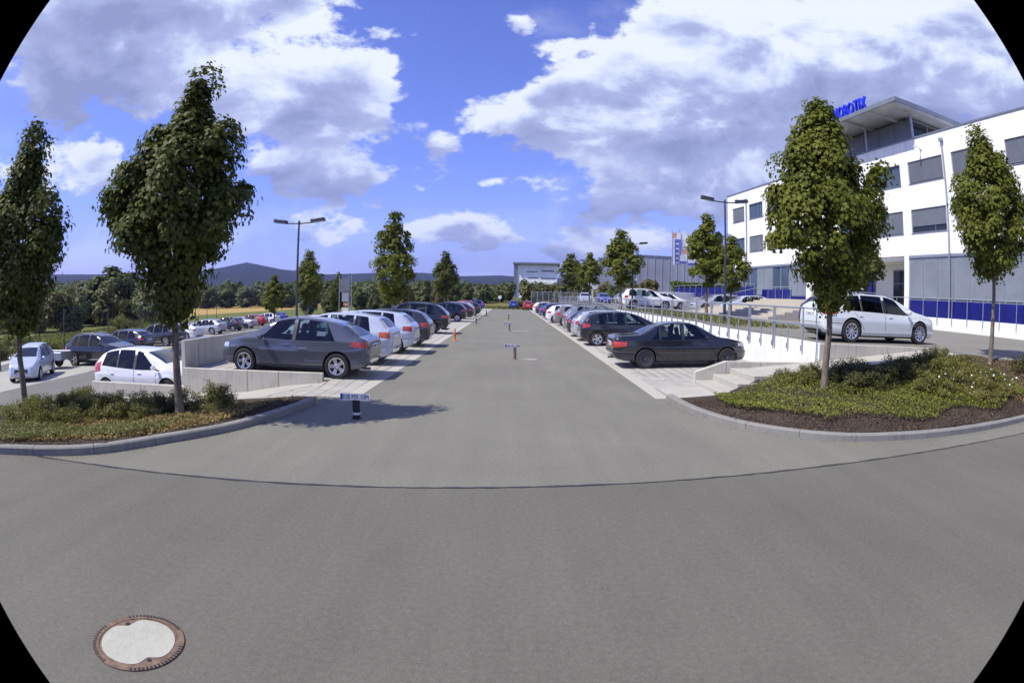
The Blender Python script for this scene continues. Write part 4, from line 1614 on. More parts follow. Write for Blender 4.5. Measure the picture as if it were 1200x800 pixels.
def make_car(kind, plate=True, tailmat=None, wheel_dark=False, tail_extra=None, name='parked_car'):
    K = KINDS[kind]
    L, W, R = K['L'], K['W'], K['R']
    mbody, top, belt = body_mesh(K)
    me = mbody.mesh('body', [PAINT['grey'], M_interior], 50)
    bvh = BVHTree.FromPolygons([v.co[:] for v in me.vertices], [tuple(p.vertices) for p in me.polygons])
    root = put(name, None)
    root.location = (0, 0, 0)
    body = put('body', me, root)
    X = lambda x: x - L / 2
    wr, wf = K['ro'], K['ro'] + K['wb']
    # wheel wells
    c = MB()
    for xw in (wr, wf):
        for s in (1, -1):
            ya, yb = s * (W / 2 - .30), s * (W / 2 + .15)
            c.tube((X(xw), min(ya, yb), R + .01), (X(xw), max(ya, yb), R + .01), R + .052, 36)
    cut = c.build('cut', [M_interior, M_interior])
    boolean(body, cut)
    # cabin hollow
    zb = belt(L * .45)

    def zt(x): return top(x) - .055

    def zbt(x): return belt(x) + .012
    c = MB()
    n = 14
    x0, x1 = K['rb'] + .08, K['fb'] - .06
    bot = [(lerp(x0, x1, i / n)) for i in range(n + 1)]
    loop = [(x, belt(x) - .22) for x in bot] + [(x, max(belt(x) - .2, zt(x) - .017)) for x in reversed(bot)]
    vs = []
    for s in (-1, 1):
        for x, z in loop:
            f = max(0, (z - belt(x)) / .4)
            vs.append((X(x), s * (W / 2 * .84 - .24 * f - .10 * math.exp(-x / .6)), z))
    m_ = len(loop)
    c.add(vs, [tuple(range(m_)), tuple(reversed(range(m_, 2 * m_)))] + [(i, m_ + i, m_ + (i + 1) % m_, (i + 1) % m_) for i in range(m_)])
    cut = c.build('cut', [M_interior])
    bm = bmesh.new()
    bm.from_mesh(cut.data)
    bmesh.ops.recalc_face_normals(bm, faces=bm.faces[:])
    bm.to_mesh(cut.data)
    bm.free()
    boolean(body, cut)
    # window regions along the side
    bounds = [K['rb']] + [v for p in K['pil'] for v in p] + [K['fb']]
    wins = [(bounds[i], bounds[i + 1]) for i in range(0, len(bounds), 2)]

    def xr_at(f): return lerp(K['rb'], K['rt'], f)
    def xf_at(f): return lerp(K['fb'], K['ft'], f)

    def win_rows(a, b, first, last, inset, nc=8, nr=5):
        rows = []
        for r in range(nr + 1):
            f = r / nr
            xa = (min(xr_at(f), b - .05) if first else a) + inset
            xb = (max(xf_at(f), a + .05) if last else b) - inset
            row = []
            for q in range(nc + 1):
                x = lerp(xa, xb, q / nc)
                zl, zh = zbt(x) + inset, max(zbt(x) + .03, zt(x) - inset)
                row.append((x, lerp(zl, zh, f)))
            rows.append(row)
        return rows
    c = MB()
    for i, (a, b) in enumerate(wins):
        rows = win_rows(a, b, i == 0, i == len(wins) - 1, 0)
        loop = rows[0] + [r[-1] for r in rows[1:]] + list(reversed(rows[-1]))[1:] + [r[0] for r in reversed(rows[1:-1])]
        m_ = len(loop)
        vs = [(X(x), -1.3, z) for x, z in loop] + [(X(x), 1.3, z) for x, z in loop]
        c.add(vs, [tuple(range(m_)), tuple(reversed(range(m_, 2 * m_)))] + [(i_, m_ + i_, m_ + (i_ + 1) % m_, (i_ + 1) % m_) for i_ in range(m_)])
    cut = c.build('cut', [M_interior])
    bm = bmesh.new()
    bm.from_mesh(cut.data)
    bmesh.ops.recalc_face_normals(bm, faces=bm.faces[:])
    bm.to_mesh(cut.data)
    bm.free()
    boolean(body, cut)
    # interior faces that came from the cutters
    me = body.data
    while len(me.materials) < 2:
        me.materials.append(M_interior)
    for p in me.polygons:
        cx, cy, cz = p.center
        x = cx + L / 2
        h = bvh.find_nearest(p.center)
        if h[0] is not None and h[3] > .004:
            p.material_index = 1
        else:
            p.material_index = 0
    me.polygons.foreach_set('use_smooth', [True] * len(me.polygons))
    me.set_sharp_from_angle(angle=rad(32))
    # glass
    for s in (1, -1):
        for i, (a, b) in enumerate(wins):
            rows = win_rows(a, b, i == 0, i == len(wins) - 1, -.004)
            rays = [[((X(x), s * 2, z), (0, -s, 0)) for x, z in row] for row in rows]
            g = patch_mesh('side_window', rays, bvh, -.012, M_carglass, .004)
            put('side_window', g, root)

    def centre_patch(nm, xa, xb, mat, off=.005, shr=.1, nr=8, nc=10, wide=None):
        rows = []
        for r in range(nr + 1):
            x = lerp(xa, xb, r / nr)
            z = top(x)
            dz = (top(x + .02) - top(x - .02)) / .04
            nrm = Vector((-dz, 0, 1)).normalized()
            h = max(0, top(x) - belt(x))
            hw = W / 2 * .938 - .40 * h - shr
            if wide:
                hw = wide
            row = []
            for q in range(nc + 1):
                y = lerp(-hw, hw, q / nc)
                o = Vector((X(x), y, z)) + nrm * .6
                row.append((o, -nrm))
            rows.append(row)
        g = patch_mesh(nm, rows, bvh, off, mat)
        if g:
            return put(nm, g, root)
    centre_patch('windscreen', K['fw'][0], K['fw'][1], M_screen)
    centre_patch('rear_window', K['rw'][0], K['rw'][1], M_screen)

    def side_patch(nm, s, corners, mat, off, parent=root, nc=8, nr=6, skirt=.012):
        (ax, az_), (bx, bz), (cx, cz), (dx_, dz_) = corners   # lower rear, lower front, upper front, upper rear
        rows = []
        for r in range(nr + 1):
            f = r / nr
            rows.append([((X(lerp(lerp(ax, dx_, f), lerp(bx, cx, f), q / nc)), s * 2, lerp(lerp(az_, dz_, f), lerp(bz, cz, f), q / nc)), (0, -s, 0)) for q in range(nc + 1)])
        g = patch_mesh(nm, rows, bvh, off, mat, skirt)
        return put(nm, g, parent) if g else None

    def wrap(nm, cx, rear, a0, a1, z0, z1, mat, off=.008, nc=8, nr=4, s=1, parent=root, bvh_=None):
        """angle from the car's long axis at a pivot inside the body"""
        rows = []
        for r in range(nr + 1):
            row = []
            for q in range(nc + 1):
                a = rad(lerp(a0, a1, q / nc))
                d = Vector(((-1 if rear else 1) * math.cos(a), s * math.sin(a), 0))
                zz0, zz1 = (z0, z1) if not isinstance(z0, tuple) else (lerp(z0[0], z0[1], q / nc), lerp(z1[0], z1[1], q / nc))
                o = Vector((X(cx), 0, lerp(zz0, zz1, r / nr))) + d * 3
                row.append((o, -d))
            rows.append(row)
        g = patch_mesh(nm, rows, bvh, off, mat)
        return put(nm, g, parent) if g else None
    zt_r = belt(.12)
    zn = belt(L - .25)
    for s in (1, -1):
        # doors
        zl = .30 if R < .35 else .36
        if K['doors'] == 1:
            ds = [((1.62, zl), (wf - R - .16, zl), (wf - R - .10, zb - .015), (1.95, zb + .0))]
        else:
            xm = (K['pil'][1][0] + K['pil'][1][1]) / 2
            ds = [((xm + .01, zl), (wf - R - .16, zl), (wf - R - .08, zb - .02), (xm + .01, zb - .01)),
                  ((wr + R + .22, zl), (xm - .01, zl), (xm - .01, zb - .01), (wr + .12, zb - .0))]
        for i, d in enumerate(ds):
            gq = .011
            side_patch('door_gap', s, ((d[0][0] - gq, d[0][1] - gq), (d[1][0] + gq, d[1][1] - gq), (d[2][0] + gq, d[2][1] + .0), (d[3][0] - gq, d[3][1] + .0)), M_dark, .0025, skirt=.004)
            dr = side_patch('door', s, d, PAINT['grey'], .006)
            xh = d[3][0] + .14 + (.0 if i else 0)
            mb = MB()
            zh = zb - .10
            hit = bvh.ray_cast(Vector((X(xh), s * 2, zh)), Vector((0, -s, 0)))
            if hit[0] is not None and dr:
                yy = hit[0].y + s * .022
                mb.cbox(X(xh) - .01, X(xh) + .15, yy - .013, yy + .013, zh - .014, zh + .014, .006)
                mb.build('handle', M_chrome if kind in ('hatch3',) else PAINT['grey'], dr)
        if K.get('strip'):
            side_patch('side_moulding', s, ((wr + R + .08, .46), (wf - R - .08, .46), (wf - R - .08, .495), (wr + R + .08, .495)), M_alloyd, .012)
            wrap('bumper_strip', .9, True, 0, 74, .50, .545, M_alloyd, .012, 14, 2, s)
            wrap('bumper_strip', L - .9, False, 0, 76, .47, .515, M_alloyd, .012, 14, 2, s)
        if kind == 'suv':
            side_patch('side_moulding', s, ((wr + R + .08, .34), (wf - R - .08, .34), (wf - R - .08, .375), (wr + R + .08, .375)), M_chrome, .010)
        # lamps
        tl = dict(hatch3=(48, 78, .76, .93), hatch5=(58, 80, .80, 1.0), mpv=(64, 86, .80, 1.08), suv=(50, 74, .86, 1.04), sedan=(40, 72, .64, .84), estate=(50, 76, .78, .93), offroad=(62, 82, .90, 1.14), van=(64, 84, .75, 1.15))[kind]
        px = dict(hatch3=.62, hatch5=.55, mpv=.5, suv=.62, sedan=.66, estate=.66, offroad=.6, van=.5)[kind]
        wrap('taillight', px, True, tl[0], tl[1], (tl[2] + .0, tl[2] + .045) if kind != 'mpv' else (tl[2], tl[2] + .06), (tl[3] - .01, tl[3] - .02) if kind != 'mpv' else (tl[3], tl[3] + .06), tailmat or M_tail, .008, 8, 4, s)
        wrap('headlight', L - .75, False, 34, 62, (zn - .13, zn - .10), (zn - .03, zn + .01), M_head, .010, 8, 3, s)
        wrap('panel_gap', .9, True, 0, 72, .555 if R < .35 else .66, .566 if R < .35 else .672, M_dark, .003, 12, 1, s)
        # mirror
        xm_ = K['fb'] - .18
        mb = MB()
        ym = W / 2 * .96
        mb.lathe([(0, -.10), (.055, -.085), (.085, -.03), (.085, .06), (.07, .10), (0, .105)], 12, 'Y')
        for i in range(len(mb.v)):
            x, y, z = mb.v[i]
            mb.v[i] = (X(xm_) + x * .75 + .02, s * (ym + .10 + y * .95), zb + .075 + z * .8)
        if s < 0:
            mb.f = [tuple(reversed(q)) for q in mb.f]
        mb.build('mirror', PAINT['grey'], root, smooth=50)
        # roof rail
        if K.get('rails'):
            mb = MB()
            xa, xb_ = K['rt'] - .1, K['ft'] - .15
            P = []
            for q in range(9):
                x = lerp(xa, xb_, q / 8)
                h = top(x) - belt(x)
                yy = W / 2 * .938 - .40 * h - .07
                P.append((X(x), s * yy, top(x) + (.045 if 0 < q < 8 else .0)))
            for a, b in zip(P, P[1:]):
                mb.tube(a, b, .014, 6)
            mb.build('roof_rail', M_alloyd if kind == 'suv' else M_alloy, root, smooth=40)
    # gloss-black pillars
    for s in (1, -1):
        for a, b in K['pil']:
            rows = [[((X(lerp(a + .004, b - .004, q / 2)), s * 2, lerp(zbt(a) + .0, zt((a + b) / 2) - .0, r / 4)), (0, -s, 0)) for q in range(3)] for r in range(5)]
            g = patch_mesh('pillar', rows, bvh, .003, M_dark, .006)
            if g:
                put('pillar', g, root)
    # boot lid panel, bumpers, plates, grille
    if plate:
        zpR = dict(hatch3=.80, hatch5=.52, mpv=.78, suv=.60, sedan=.74, estate=.80, offroad=.86, van=.6)[kind]
        for rear, z in ((True, zpR), (False, .42)):
            d = -1 if rear else 1
            hit = bvh.ray_cast(Vector((d * 4, 0, z)), Vector((-d, 0, 0)))
            if hit[0] is None:
                continue
            xx = hit[0].x + d * .012
            mb = MB()
            mb.cbox(min(xx - d * .05, xx), max(xx - d * .05, xx), -.26, .26, z - .055, z + .055, .004)
            pl = mb.build('number_plate', M_plate, root)
            mb = MB()
            x2 = xx + d * .0025
            yb = (-.252, -.212) if not rear else (.212, .252)
            mb.box(min(xx, x2), max(xx, x2), yb[0], yb[1], z - .05, z + .05)
            mb.build('country_band', M_blue, pl)
            mb = MB()
            for q in range(7):
                yc = -.17 + q * .053
                if q == 2:
                    continue
                mb.box(min(xx, x2), max(xx, x2), yc - .016, yc + .016, z - .034, z + .034)
            mb.build('characters', M_ink, pl, kind='stuff')
    rows = []
    for r in range(3):
        rows.append([((3.5, lerp(-.36, .36, q / 8) * (1 if r else .95), lerp(.44 if kind != 'sedan' else .56, .60 if kind not in ('suv', 'offroad', 'van') else .74, r / 2) * 1.0), (-1, 0, 0)) for q in range(9)])
    g = patch_mesh('grille', rows, bvh, .006, M_dark)
    if g:
        put('grille', g, root)
    rows = [[((-3.5, lerp(-.5, .5, q / 8), lerp(.27, .36, r / 2)), (1, 0, 0)) for q in range(9)] for r in range(3)]
    g = patch_mesh('diffuser', rows, bvh, .006, M_dark)
    if g:
        put('diffuser', g, root)
    if kind in ('hatch3', 'sedan', 'suv'):
        for s in (1,) if kind != 'suv' else (1, -1):
            mb = MB()
            mb.tube((X(.03), s * .42, .25), (X(.4), s * .42, .25), .03, 10)
            mb.build('exhaust', M_alloyd, root, smooth=40)
    # underbody and seats
    mb = MB()
    mb.cbox(X(wr - .3), X(wf + .4), -W / 2 * .62, W / 2 * .62, .16, .5, .05)
    mb.build('underbody', M_dark, root)
    zfl = belt(L * .45) - .22
    zroof = top((K['ft'] + K['rt']) / 2)
    for x in (K['pil'][-1][0] + .02, max(K['rb'] + .35, K['pil'][-1][0] - .85)):
        for s in (1, -1):
            mb = MB()
            yc = s * .37
            Mx = Matrix.Translation((X(x), yc, zfl)) @ Matrix.Rotation(-.18, 4, 'Y')
            mb.cbox(-.06, .06, -.23, .23, -.05, (zroof - zfl) * .52, .03, 0, Mx)
            mb.cbox(-.045, .045, -.13, .13, (zroof - zfl) * .52, (zroof - zfl) * .82, .03, 0, Mx)
            mb.build('seat', M_interior, root)
    mb = MB()
    cen = Vector((X(K['fb'] - .42), .37, belt(K['fb'] - .4) + .03))
    for q in range(14):
        a0, a1 = 2 * math.pi * q / 14, 2 * math.pi * (q + 1) / 14
        mb.tube(cen + Vector((.06 * math.sin(a0), .18 * math.cos(a0), .18 * math.sin(a0))), cen + Vector((.06 * math.sin(a1), .18 * math.cos(a1), .18 * math.sin(a1))), .014, 5)
    mb.build('steering_wheel', M_dark, root)
    # wheels
    tyre, rim = wheel_meshes(R, K['spokes'], .205 if R < .35 else .24, wheel_dark)
    for xw in (wr, wf):
        for s in (1, -1):
            wobj = put('wheel', None, root, (X(xw), s * (W / 2 - .115), R), (0, 0, 0 if s > 0 else math.pi))
            put('tyre', tyre, wobj, None, (0, random.uniform(0, 1), 0))
            put('rim', rim, wobj)
    return root


PAINTED = ('body', 'door', 'handle', 'mirror')
LOKEEP = ('body', 'side_window', 'windscreen', 'rear_window', 'taillight', 'headlight', 'wheel', 'number_plate', 'roof_rail', 'underbody')


def repaint(o, mat):
    for q in [o] + list(o.children_recursive):
        if q.type == 'MESH' and q.name.split('.')[0] in PAINTED:
            for sl_ in q.material_slots:
                if sl_.link == 'OBJECT' or (sl_.material and sl_.material.name.startswith('paint_')):
                    sl_.link = 'OBJECT'
                    sl_.material = mat


PROTO = {}
USED = set()


def car(kind, col, x, y, z, rot, label, group, far=False, tilt=0, cat='car', variant=None):
    key = (kind, variant)
    if key not in PROTO:
        PROTO[key] = make_car(kind, tailmat=M_tailo if variant == 'orange' else None, wheel_dark=(variant == 'dark'))
    p = PROTO[key]
    if key in USED or far:
        c = copy_tree(p, None, True, LOKEEP if far else None)
        c.name = 'parked_car'
    else:
        c = p
        USED.add(key)
        PROTO[key] = c
    c.location = (x, y, z)
    c.rotation_euler = (0, tilt, rot)
    c['label'] = label
    c['category'] = cat
    c['group'] = group
    repaint(c, PAINT[col])
    return c
GL, GR, GB, GU = 'cars parked nose-in along the left side of the aisle', 'cars parked nose-in along the right side of the aisle', 'cars in the lower car park', 'cars on the upper level by the white building'
PI = math.pi


def rowL(kind, col, y, label, tail=-3.3, **k):
    L = KINDS[kind]['L']
    return car(kind, col, tail - L / 2, y, zbayL(tail - L / 2) - .005, PI, label, GL, tilt=SLOPE * -1, **k)


def rowR(kind, col, y, label, tail=3.3, **k):
    L = KINDS[kind]['L']
    return car(kind, col, tail + L / 2, y, zbayR(tail + L / 2) - .005, 0, label, GR, tilt=-SLOPE, **k)


rowL('hatch3', 'grey', 14.12, 'metallic grey three-door hatchback, nearest car of the left row', -3.42)
rowL('hatch5', 'silver_blue', 16.95, 'pale silver-blue hatchback right behind the grey three-door', -3.42, variant='orange')
rowL('hatch5', 'silver_blue', 20.3, 'silver hatchback with square red taillights, third car of the left row', -3.35, variant='dark')
rowL('hatch5', 'anthracite', 23.2, 'dark anthracite hatchback between the silver hatchback and the black off-roader', -3.2)
rowL('suv', 'black', 31.3, 'black compact off-roader with large alloy wheels in the left row', -3.35)
rowL('hatch5', 'black', 46.9, 'black hatchback with bright alloys, beyond the gap after the off-roader', -3.6)
rowL('estate', 'plum', 51.8, 'dark plum estate next beyond the black hatchback', -3.3, far=True)
rowL('hatch5', 'silver', 56.5, 'silver hatchback beyond the plum estate in the left row', -3.5, far=True)
rowL('hatch5', 'green', 61.5, 'dark green hatchback in the far part of the left row', -3.2, far=True)
rowL('mpv', 'orange', 68.0, 'orange-red compact van near the end of the left row', -4.0, far=True)
rowL('mpv', 'blue', 86.0, 'blue compact van standing last in the left row', -3.9, far=True)

rowR('sedan', 'black', 17.45, 'old black saloon with steel wheels, nearest car of the right row', 3.12)
rowR('hatch5', 'black', 25.45, 'black hatchback with five-spoke alloys, second car of the right row', 3.12)
rowR('hatch5', 'silver', 28.2, 'silver hatchback half hidden behind the second black hatchback', 3.1, far=False)
rowR('estate', 'anthracite', 31.3, 'dark estate with a silver roof rail beyond the silver hatchback', 3.1)
rowR('suv', 'midgrey', 35.2, 'grey off-roader hidden between dark estate and brown hatchback', 3.3)
rowR('hatch5', 'brown', 43.0, 'brownish grey hatchback beside the white hatchback, right row', 3.35)
rowR('hatch5', 'white', 47.7, 'white hatchback in the middle of the right row', 3.0)
rowR('hatch5', 'dark_blue', 55.5, 'dark blue hatchback behind the white hatchback, right row', 3.1, far=True)
rowR('estate', 'blue', 60.5, 'blue estate car in the far part of the right row', 3.1, far=True)
rowR('hatch5', 'anthracite', 67.5, 'dark hatchback just before the last white car, right row', 3.0, far=True)
rowR('hatch5', 'white', 76.0, 'small white hatchback close to the end of the right row', 3.0, far=True)
car('mpv', 'red', 2.9, 96.0, .0, PI / 2, 'red car parked across the end of the aisle, right side', 'cars at the far end of the aisle', far=True)
car('mpv', 'blue', .55, 104.0, .0, PI / 2, 'blue car parked in the centre of the far end of the aisle', 'cars at the far end of the aisle', far=True)


def low(kind, col, xr, y, label, rot=PI, **k):
    """xr: tail (rot=pi) or nose (rot=0) on the aisle side"""
    L = KINDS[kind]['L']
    x = xr - L / 2
    return car(kind, col, x, y, zlot(x), rot, label, GB, tilt=-.04 if rot == 0 else .04, **k)


low('mpv', 'white', -9.02, 14.62, 'white compact hatchback behind the knee-high wall', 0)
low('hatch5', 'dark_blue', -9.1, 19.6, 'dark hatchback in shade directly beyond the white compact', 0)
low('suv', 'black', -19.1, 23.4, 'black off-roader with chrome side strip, backed into the far bays', 0)
low('estate', 'black', -23.4, 31.0, 'black estate beside the chrome-stripped off-roader, lower car park', PI)
low('suv', 'anthracite', -24.0, 36.0, 'dark compact off-roader parked between the black estate and the white estate, lower car park')
low('estate', 'white', -25.9, 42.0, 'white estate car with its tail to the lower lane')
low('estate', 'silver', -28.2, 50.5, 'silver-white estate with tall red taillights, lower car park')
low('hatch5', 'anthracite', -29.0, 56.0, 'dark hatchback between silver estate and pale saloon, lower car park', far=True)
low('sedan', 'silver', -29.6, 61.0, 'pale silver saloon next to the red estate, lower car park', far=True)
low('estate', 'red', -31.4, 68.0, 'red estate car in the lower car park', far=True)
low('hatch5', 'white', -32.6, 75.0, 'small white car just beyond the red estate', far=True)
low('hatch5', 'blue', -33.9, 81.0, 'blue hatchback, last of the lower far row', far=True)
low('sedan', 'white', -9.2, 24.0, 'white saloon close behind the shaded wall', 0, far=True)
low('van', 'white', -9.1, 33.5, 'white delivery van showing only its roof above the shaded wall', 0, far=True, cat='van')
low('van', 'white', -9.2, 44, 'second white van, farther along behind the shaded wall', 0, far=True, cat='van')
# car facing the camera on the lower left
car('mpv', 'silver_blue', -21.4, 17.9, zlot(-21.4), rad(-57), 'pale silver-blue car facing the street at the far left', GB)


def trailer():
    t = thing('car_trailer', 'small open grey trailer parked behind the silver-blue car', 'trailer', (-23.6, 21.3, zlot(-23)), rad(15))
    mb = MB()
    for x0, x1, y0, y1 in ((-1.1, 1.1, -.62, -.59), (-1.1, 1.1, .59, .62), (-1.1, -1.07, -.6, .6), (1.07, 1.1, -.6, .6)):
        mb.cbox(x0, x1, y0, y1, .50, .88, .01)
        mb.build('side_board', M_galv, t) if False else None
    mb.box(-1.08, 1.08, -.6, .6, .47, .52)
    mb.build('box', M_galv, t)
    mb = MB()
    mb.cbox(-1.9, -1.1, -.05, .05, .42, .50, .01)
    mb.build('drawbar', M_alloyd, t)
    for s in (1, -1):
        wobj = put('wheel', None, t, (.1, s * .74, .30), (0, 0, 0 if s > 0 else PI))
        ty, rm = wheel_meshes(.30, 5, .16)
        put('tyre', ty, wobj)
        put('rim', rm, wobj)
        mb = MB()
        for q in range(10):
            a0, a1 = PI * q / 10, PI * (q + 1) / 10
            mb.add([(.1 + .36 * math.cos(a), s * (.74 + dy), .30 + .36 * math.sin(a)) for a in (a0, a1) for dy in (-.11, .11)], [(0, 1, 3, 2)])
        mb.build('mudguard', M_dark, t)
    return t


trailer()
# upper level
car('estate', 'pearl', 11.38, 15.06, 1.115, 0, 'pearl white estate car above the grey retaining wall', GU)
car('hatch5', 'black', 13.0, 18.7, 1.15, .0, 'dark car mostly hidden beyond the bonnet of the pearl white estate', GU)
car('offroad', 'white', 12.0, 48.9, 1.37, 0, 'white off-road car with dark windows behind the railing', GU)
car('estate', 'silver', 17.2, 44.5, 1.33, PI, 'silver car standing left of the dark car near the steps', GU)
car('hatch5', 'white', 14.9, 52.8, 1.40, 0, 'white car partly covered by the maple and the off-roader', GU)
car('estate', 'anthracite', 19.4, 49.5, 1.37, 0, 'dark estate in front of the blue parapet', GU)
car('hatch5', 'silver_blue', 18.4, 41.6, 1.31, PI, 'bluish white hatchback beside the broad steps', GU)
for i, (x, col, lb) in enumerate([(10.2, 'silver_blue', 'pale blue car behind the bars, first of the distant upper row'), (13.0, 'blue', 'blue car in the distant upper row behind the bars'), (15.8, 'silver', 'silver car in the distant upper row behind the bars'),
                                  (18.6, 'dark_blue', 'dark blue car in the distant upper row behind the bars')]):
    car('hatch5', col, x, 78.0 + i, 1.5, -PI / 2, lb, 'distant row of cars on the upper level', far=True)

for key_, p_ in PROTO.items():      # a first-built car that no bay used itself
    if key_ not in USED:
        for q_ in list(p_.children_recursive) + [p_]:
            bpy.data.objects.remove(q_)

# ------------------------------------------------------------------ trees


def crown_mesh(name, prof, n_clump, n_leaf, leaf, mat, seed, shape=LEAF_MAPLE, clump_r=.34, droop=.45, squash=.9, cols=()):
    """prof: (height, radius towards -x, radius towards +x); lobes: extra (x, z, r) shoulders"""
    rng = np.random.default_rng(seed)
    zs = np.array([p[0] for p in prof])
    rl = np.array([p[1] for p in prof])
    rr = np.array([p[2] for p in prof])
    C = []
    tries = 0
    area = np.maximum(rl + rr, .05)
    while len(C) < n_clump and tries < n_clump * 40:
        tries += 1
        z = rng.uniform(zs[0], zs[-1])
        a, b = np.interp(z, zs, rl), np.interp(z, zs, rr)
        if rng.uniform() > ((a + b) / area.max()) + .12:
            continue
        th = rng.uniform(0, 2 * math.pi)
        rad_ = b if math.cos(th) > 0 else a
        ry = (a + b) / 2 * squash
        f = rng.uniform() ** .38
        f = min(f, 1 - clump_r * .5 / max(rad_, clump_r))
        C.append((math.cos(th) * rad_ * f, math.sin(th) * ry * f, z, th, f))
    for (lx, z0, z1, rr0, ncl) in cols:      # upright leaders and shoulders
        for q in range(ncl):
            f = (q + rng.uniform(0, 1)) / ncl
            r0 = rr0 * (1 - .62 * f)
            th = rng.uniform(0, 2 * math.pi)
            ly = rng.uniform(-.3, .3) * abs(lx)
            C.append((lx + math.cos(th) * r0 * rng.uniform(.1, .75), ly + math.sin(th) * r0 * rng.uniform(.1, .75), lerp(z0, z1, f), th, 1))
    C = np.array(C)
    cen = np.stack([(np.interp(C[:, 2], zs, rr) - np.interp(C[:, 2], zs, rl)) * .25, 0 * C[:, 0]], 1)
    cr = clump_r * rng.uniform(.6, 1.25, len(C))
    k = rng.integers(0, len(C), n_leaf)
    U = rng.normal(size=(n_leaf, 3))
    U /= np.linalg.norm(U, axis=1, keepdims=True)
    U[:, 2] = np.where(U[:, 2] < -.55, -U[:, 2], U[:, 2])
    rr_ = rng.uniform(.45, 1.0, n_leaf) ** .5
    P = C[k, :3] + U * (cr[k] * rr_)[:, None] * np.array([1.0, 1.0, 1.05]) + rng.normal(size=(n_leaf, 3)) * (cr[k] * .13)[:, None]
    out = np.stack([P[:, 0] - cen[k, 0], P[:, 1], (P[:, 2] - np.mean(zs)) * .25], 1)
    out /= np.maximum(np.linalg.norm(out, axis=1, keepdims=True), .2)
    N = U * .8 + out * .8 + np.array([0, 0, .55]) + rng.normal(size=(n_leaf, 3)) * .35
    V, Fi, kk_ = leaves(P, N, leaf, shape, droop, rng)
    return np_mesh(name, V, Fi, kk_, mat)


def trunk_mesh(h, r, seed, prof, lean=(0, 0), limbs=9, base=0):
    rng = random.Random(seed)
    mb = MB()
    pts = []
    n = 12
    for i in range(n + 1):
        f = i / n
        pts.append(Vector((lean[0] * f * f + rng.uniform(-.02, .02) * (f > 0), lean[1] * f + rng.uniform(-.02, .02) * (f > 0), -.12 + (h + .12) * f)))
    for i in range(n):
        f0, f1 = i / n, (i + 1) / n
        r0, r1 = r * (1 - .86 * f0) * (1.25 if i == 0 else 1), r * (1 - .86 * f1)
        mb.tube(pts[i], pts[i + 1], r0, 10, r1, caps=False)
    t = mb.mesh('trunk', M_bark, 50)
    zs = [p[0] for p in prof]
    lm = MB()
    for k in range(limbs):
        z0 = lerp(zs[0], zs[-1] * .86, (k + .3) / limbs)
        f = z0 / h
        a = k * 2.4 + rng.uniform(-.4, .4)
        z1 = z0 + rng.uniform(.5, 1.1)
        R1 = .72 * float(np.interp(min(z1, zs[-1] * .97), zs, [min(p[1], p[2]) for p in prof]))
        p0 = Vector((lean[0] * f * f, lean[1] * f, z0))
        p2 = Vector((math.cos(a) * R1, math.sin(a) * R1, z1))
        p1 = p0.lerp(p2, .5) + Vector((0, 0, -.12))
        rb = r * (1 - .8 * f) * .5
        lm.tube(p0, p1, rb, 6, rb * .7, caps=False)
        lm.tube(p1, p2, rb * .7, 6, rb * .25, caps=False)
    return t, lm.mesh('limbs', M_bark, 50)


def tree(name, label, x, y, z, crown, trunk, limbs, group, rot=0, scale=1., cat='tree'):
    t = thing(name, label, cat, (x, y, z), rot, group)
    t.scale = (scale, scale, scale) if not isinstance(scale, tuple) else scale
    put('trunk', trunk, t)
    if limbs:
        put('limbs', limbs, t, kind='stuff')
    put('crown', crown, t)
    return t


GT = 'young maples planted in the beds and along the rows'
# heights above the foot of each tree; left and right radii read from the photograph's outlines
P212 = [(1.75, .1, .1), (2.18, .55, .30), (2.55, 1.0, .60), (3.0, 1.4, .90), (3.56, 1.6, 1.05), (4.1, 1.6, 1.12), (4.5, 1.05, .95), (4.9, .70, .70), (5.2, .3, .35), (5.5, .12, .3)]
P28 = [(1.75, .3, .3), (2.3, .8, .85), (2.8, 1.1, 1.0), (3.3, 1.2, 1.05), (3.75, 1.1, 1.0), (4.1, .9, .65), (4.6, .5, .5), (5.0, .2, .4), (5.4, .1, .35)]
P965 = [(1.75, .06, .1), (2.2, .42, .65), (2.65, .9, 1.0), (3.1, 1.35, 1.2), (3.55, 1.45, 1.3), (4.2, 1.15, 1.2), (4.6, 1.2, .85), (5.0, 1.05, .55), (5.45, .65, .40), (5.8, .35, .15), (6.0, .12, .05)]
P1160 = [(2.3, .1, .1), (2.6, .5, .45), (3.0, .9, 1.0), (3.8, 1.35, 1.2), (4.5, 1.5, 1.25), (5.0, 1.35, 1.2), (5.5, .95, .9), (5.9, .8, .5), (6.3, .5, .12), (6.5, .3, .05)]
C212 = [(.14, 4.7, 6.15, .32, 15), (.85, 3.9, 5.05, .40, 13), (-.68, 4.1, 5.05, .40, 12), (-1.45, 3.3, 4.4, .44, 12), (1.15, 3.0, 4.1, .32, 8)]
C28 = [(.18, 4.2, 5.75, .34, 16), (1.05, 3.0, 4.2, .36, 12), (-.8, 3.4, 4.7, .40, 12)]
C965 = [(-.10, 4.9, 6.05, .36, 9), (-.65, 4.2, 5.4, .42, 9), (1.3, 3.2, 4.9, .4, 13), (.5, 4.2, 4.9, .4, 8), (-1.26, 2.9, 4.15, .37, 11), (-.88, 3.8, 4.8, .42, 8)]
C1160 = [(-.38, 5.0, 6.6, .36, 13), (.85, 4.8, 6.1, .40, 12), (-1.3, 3.4, 5.2, .38, 12), (1.3, 3.0, 4.7, .4, 10)]
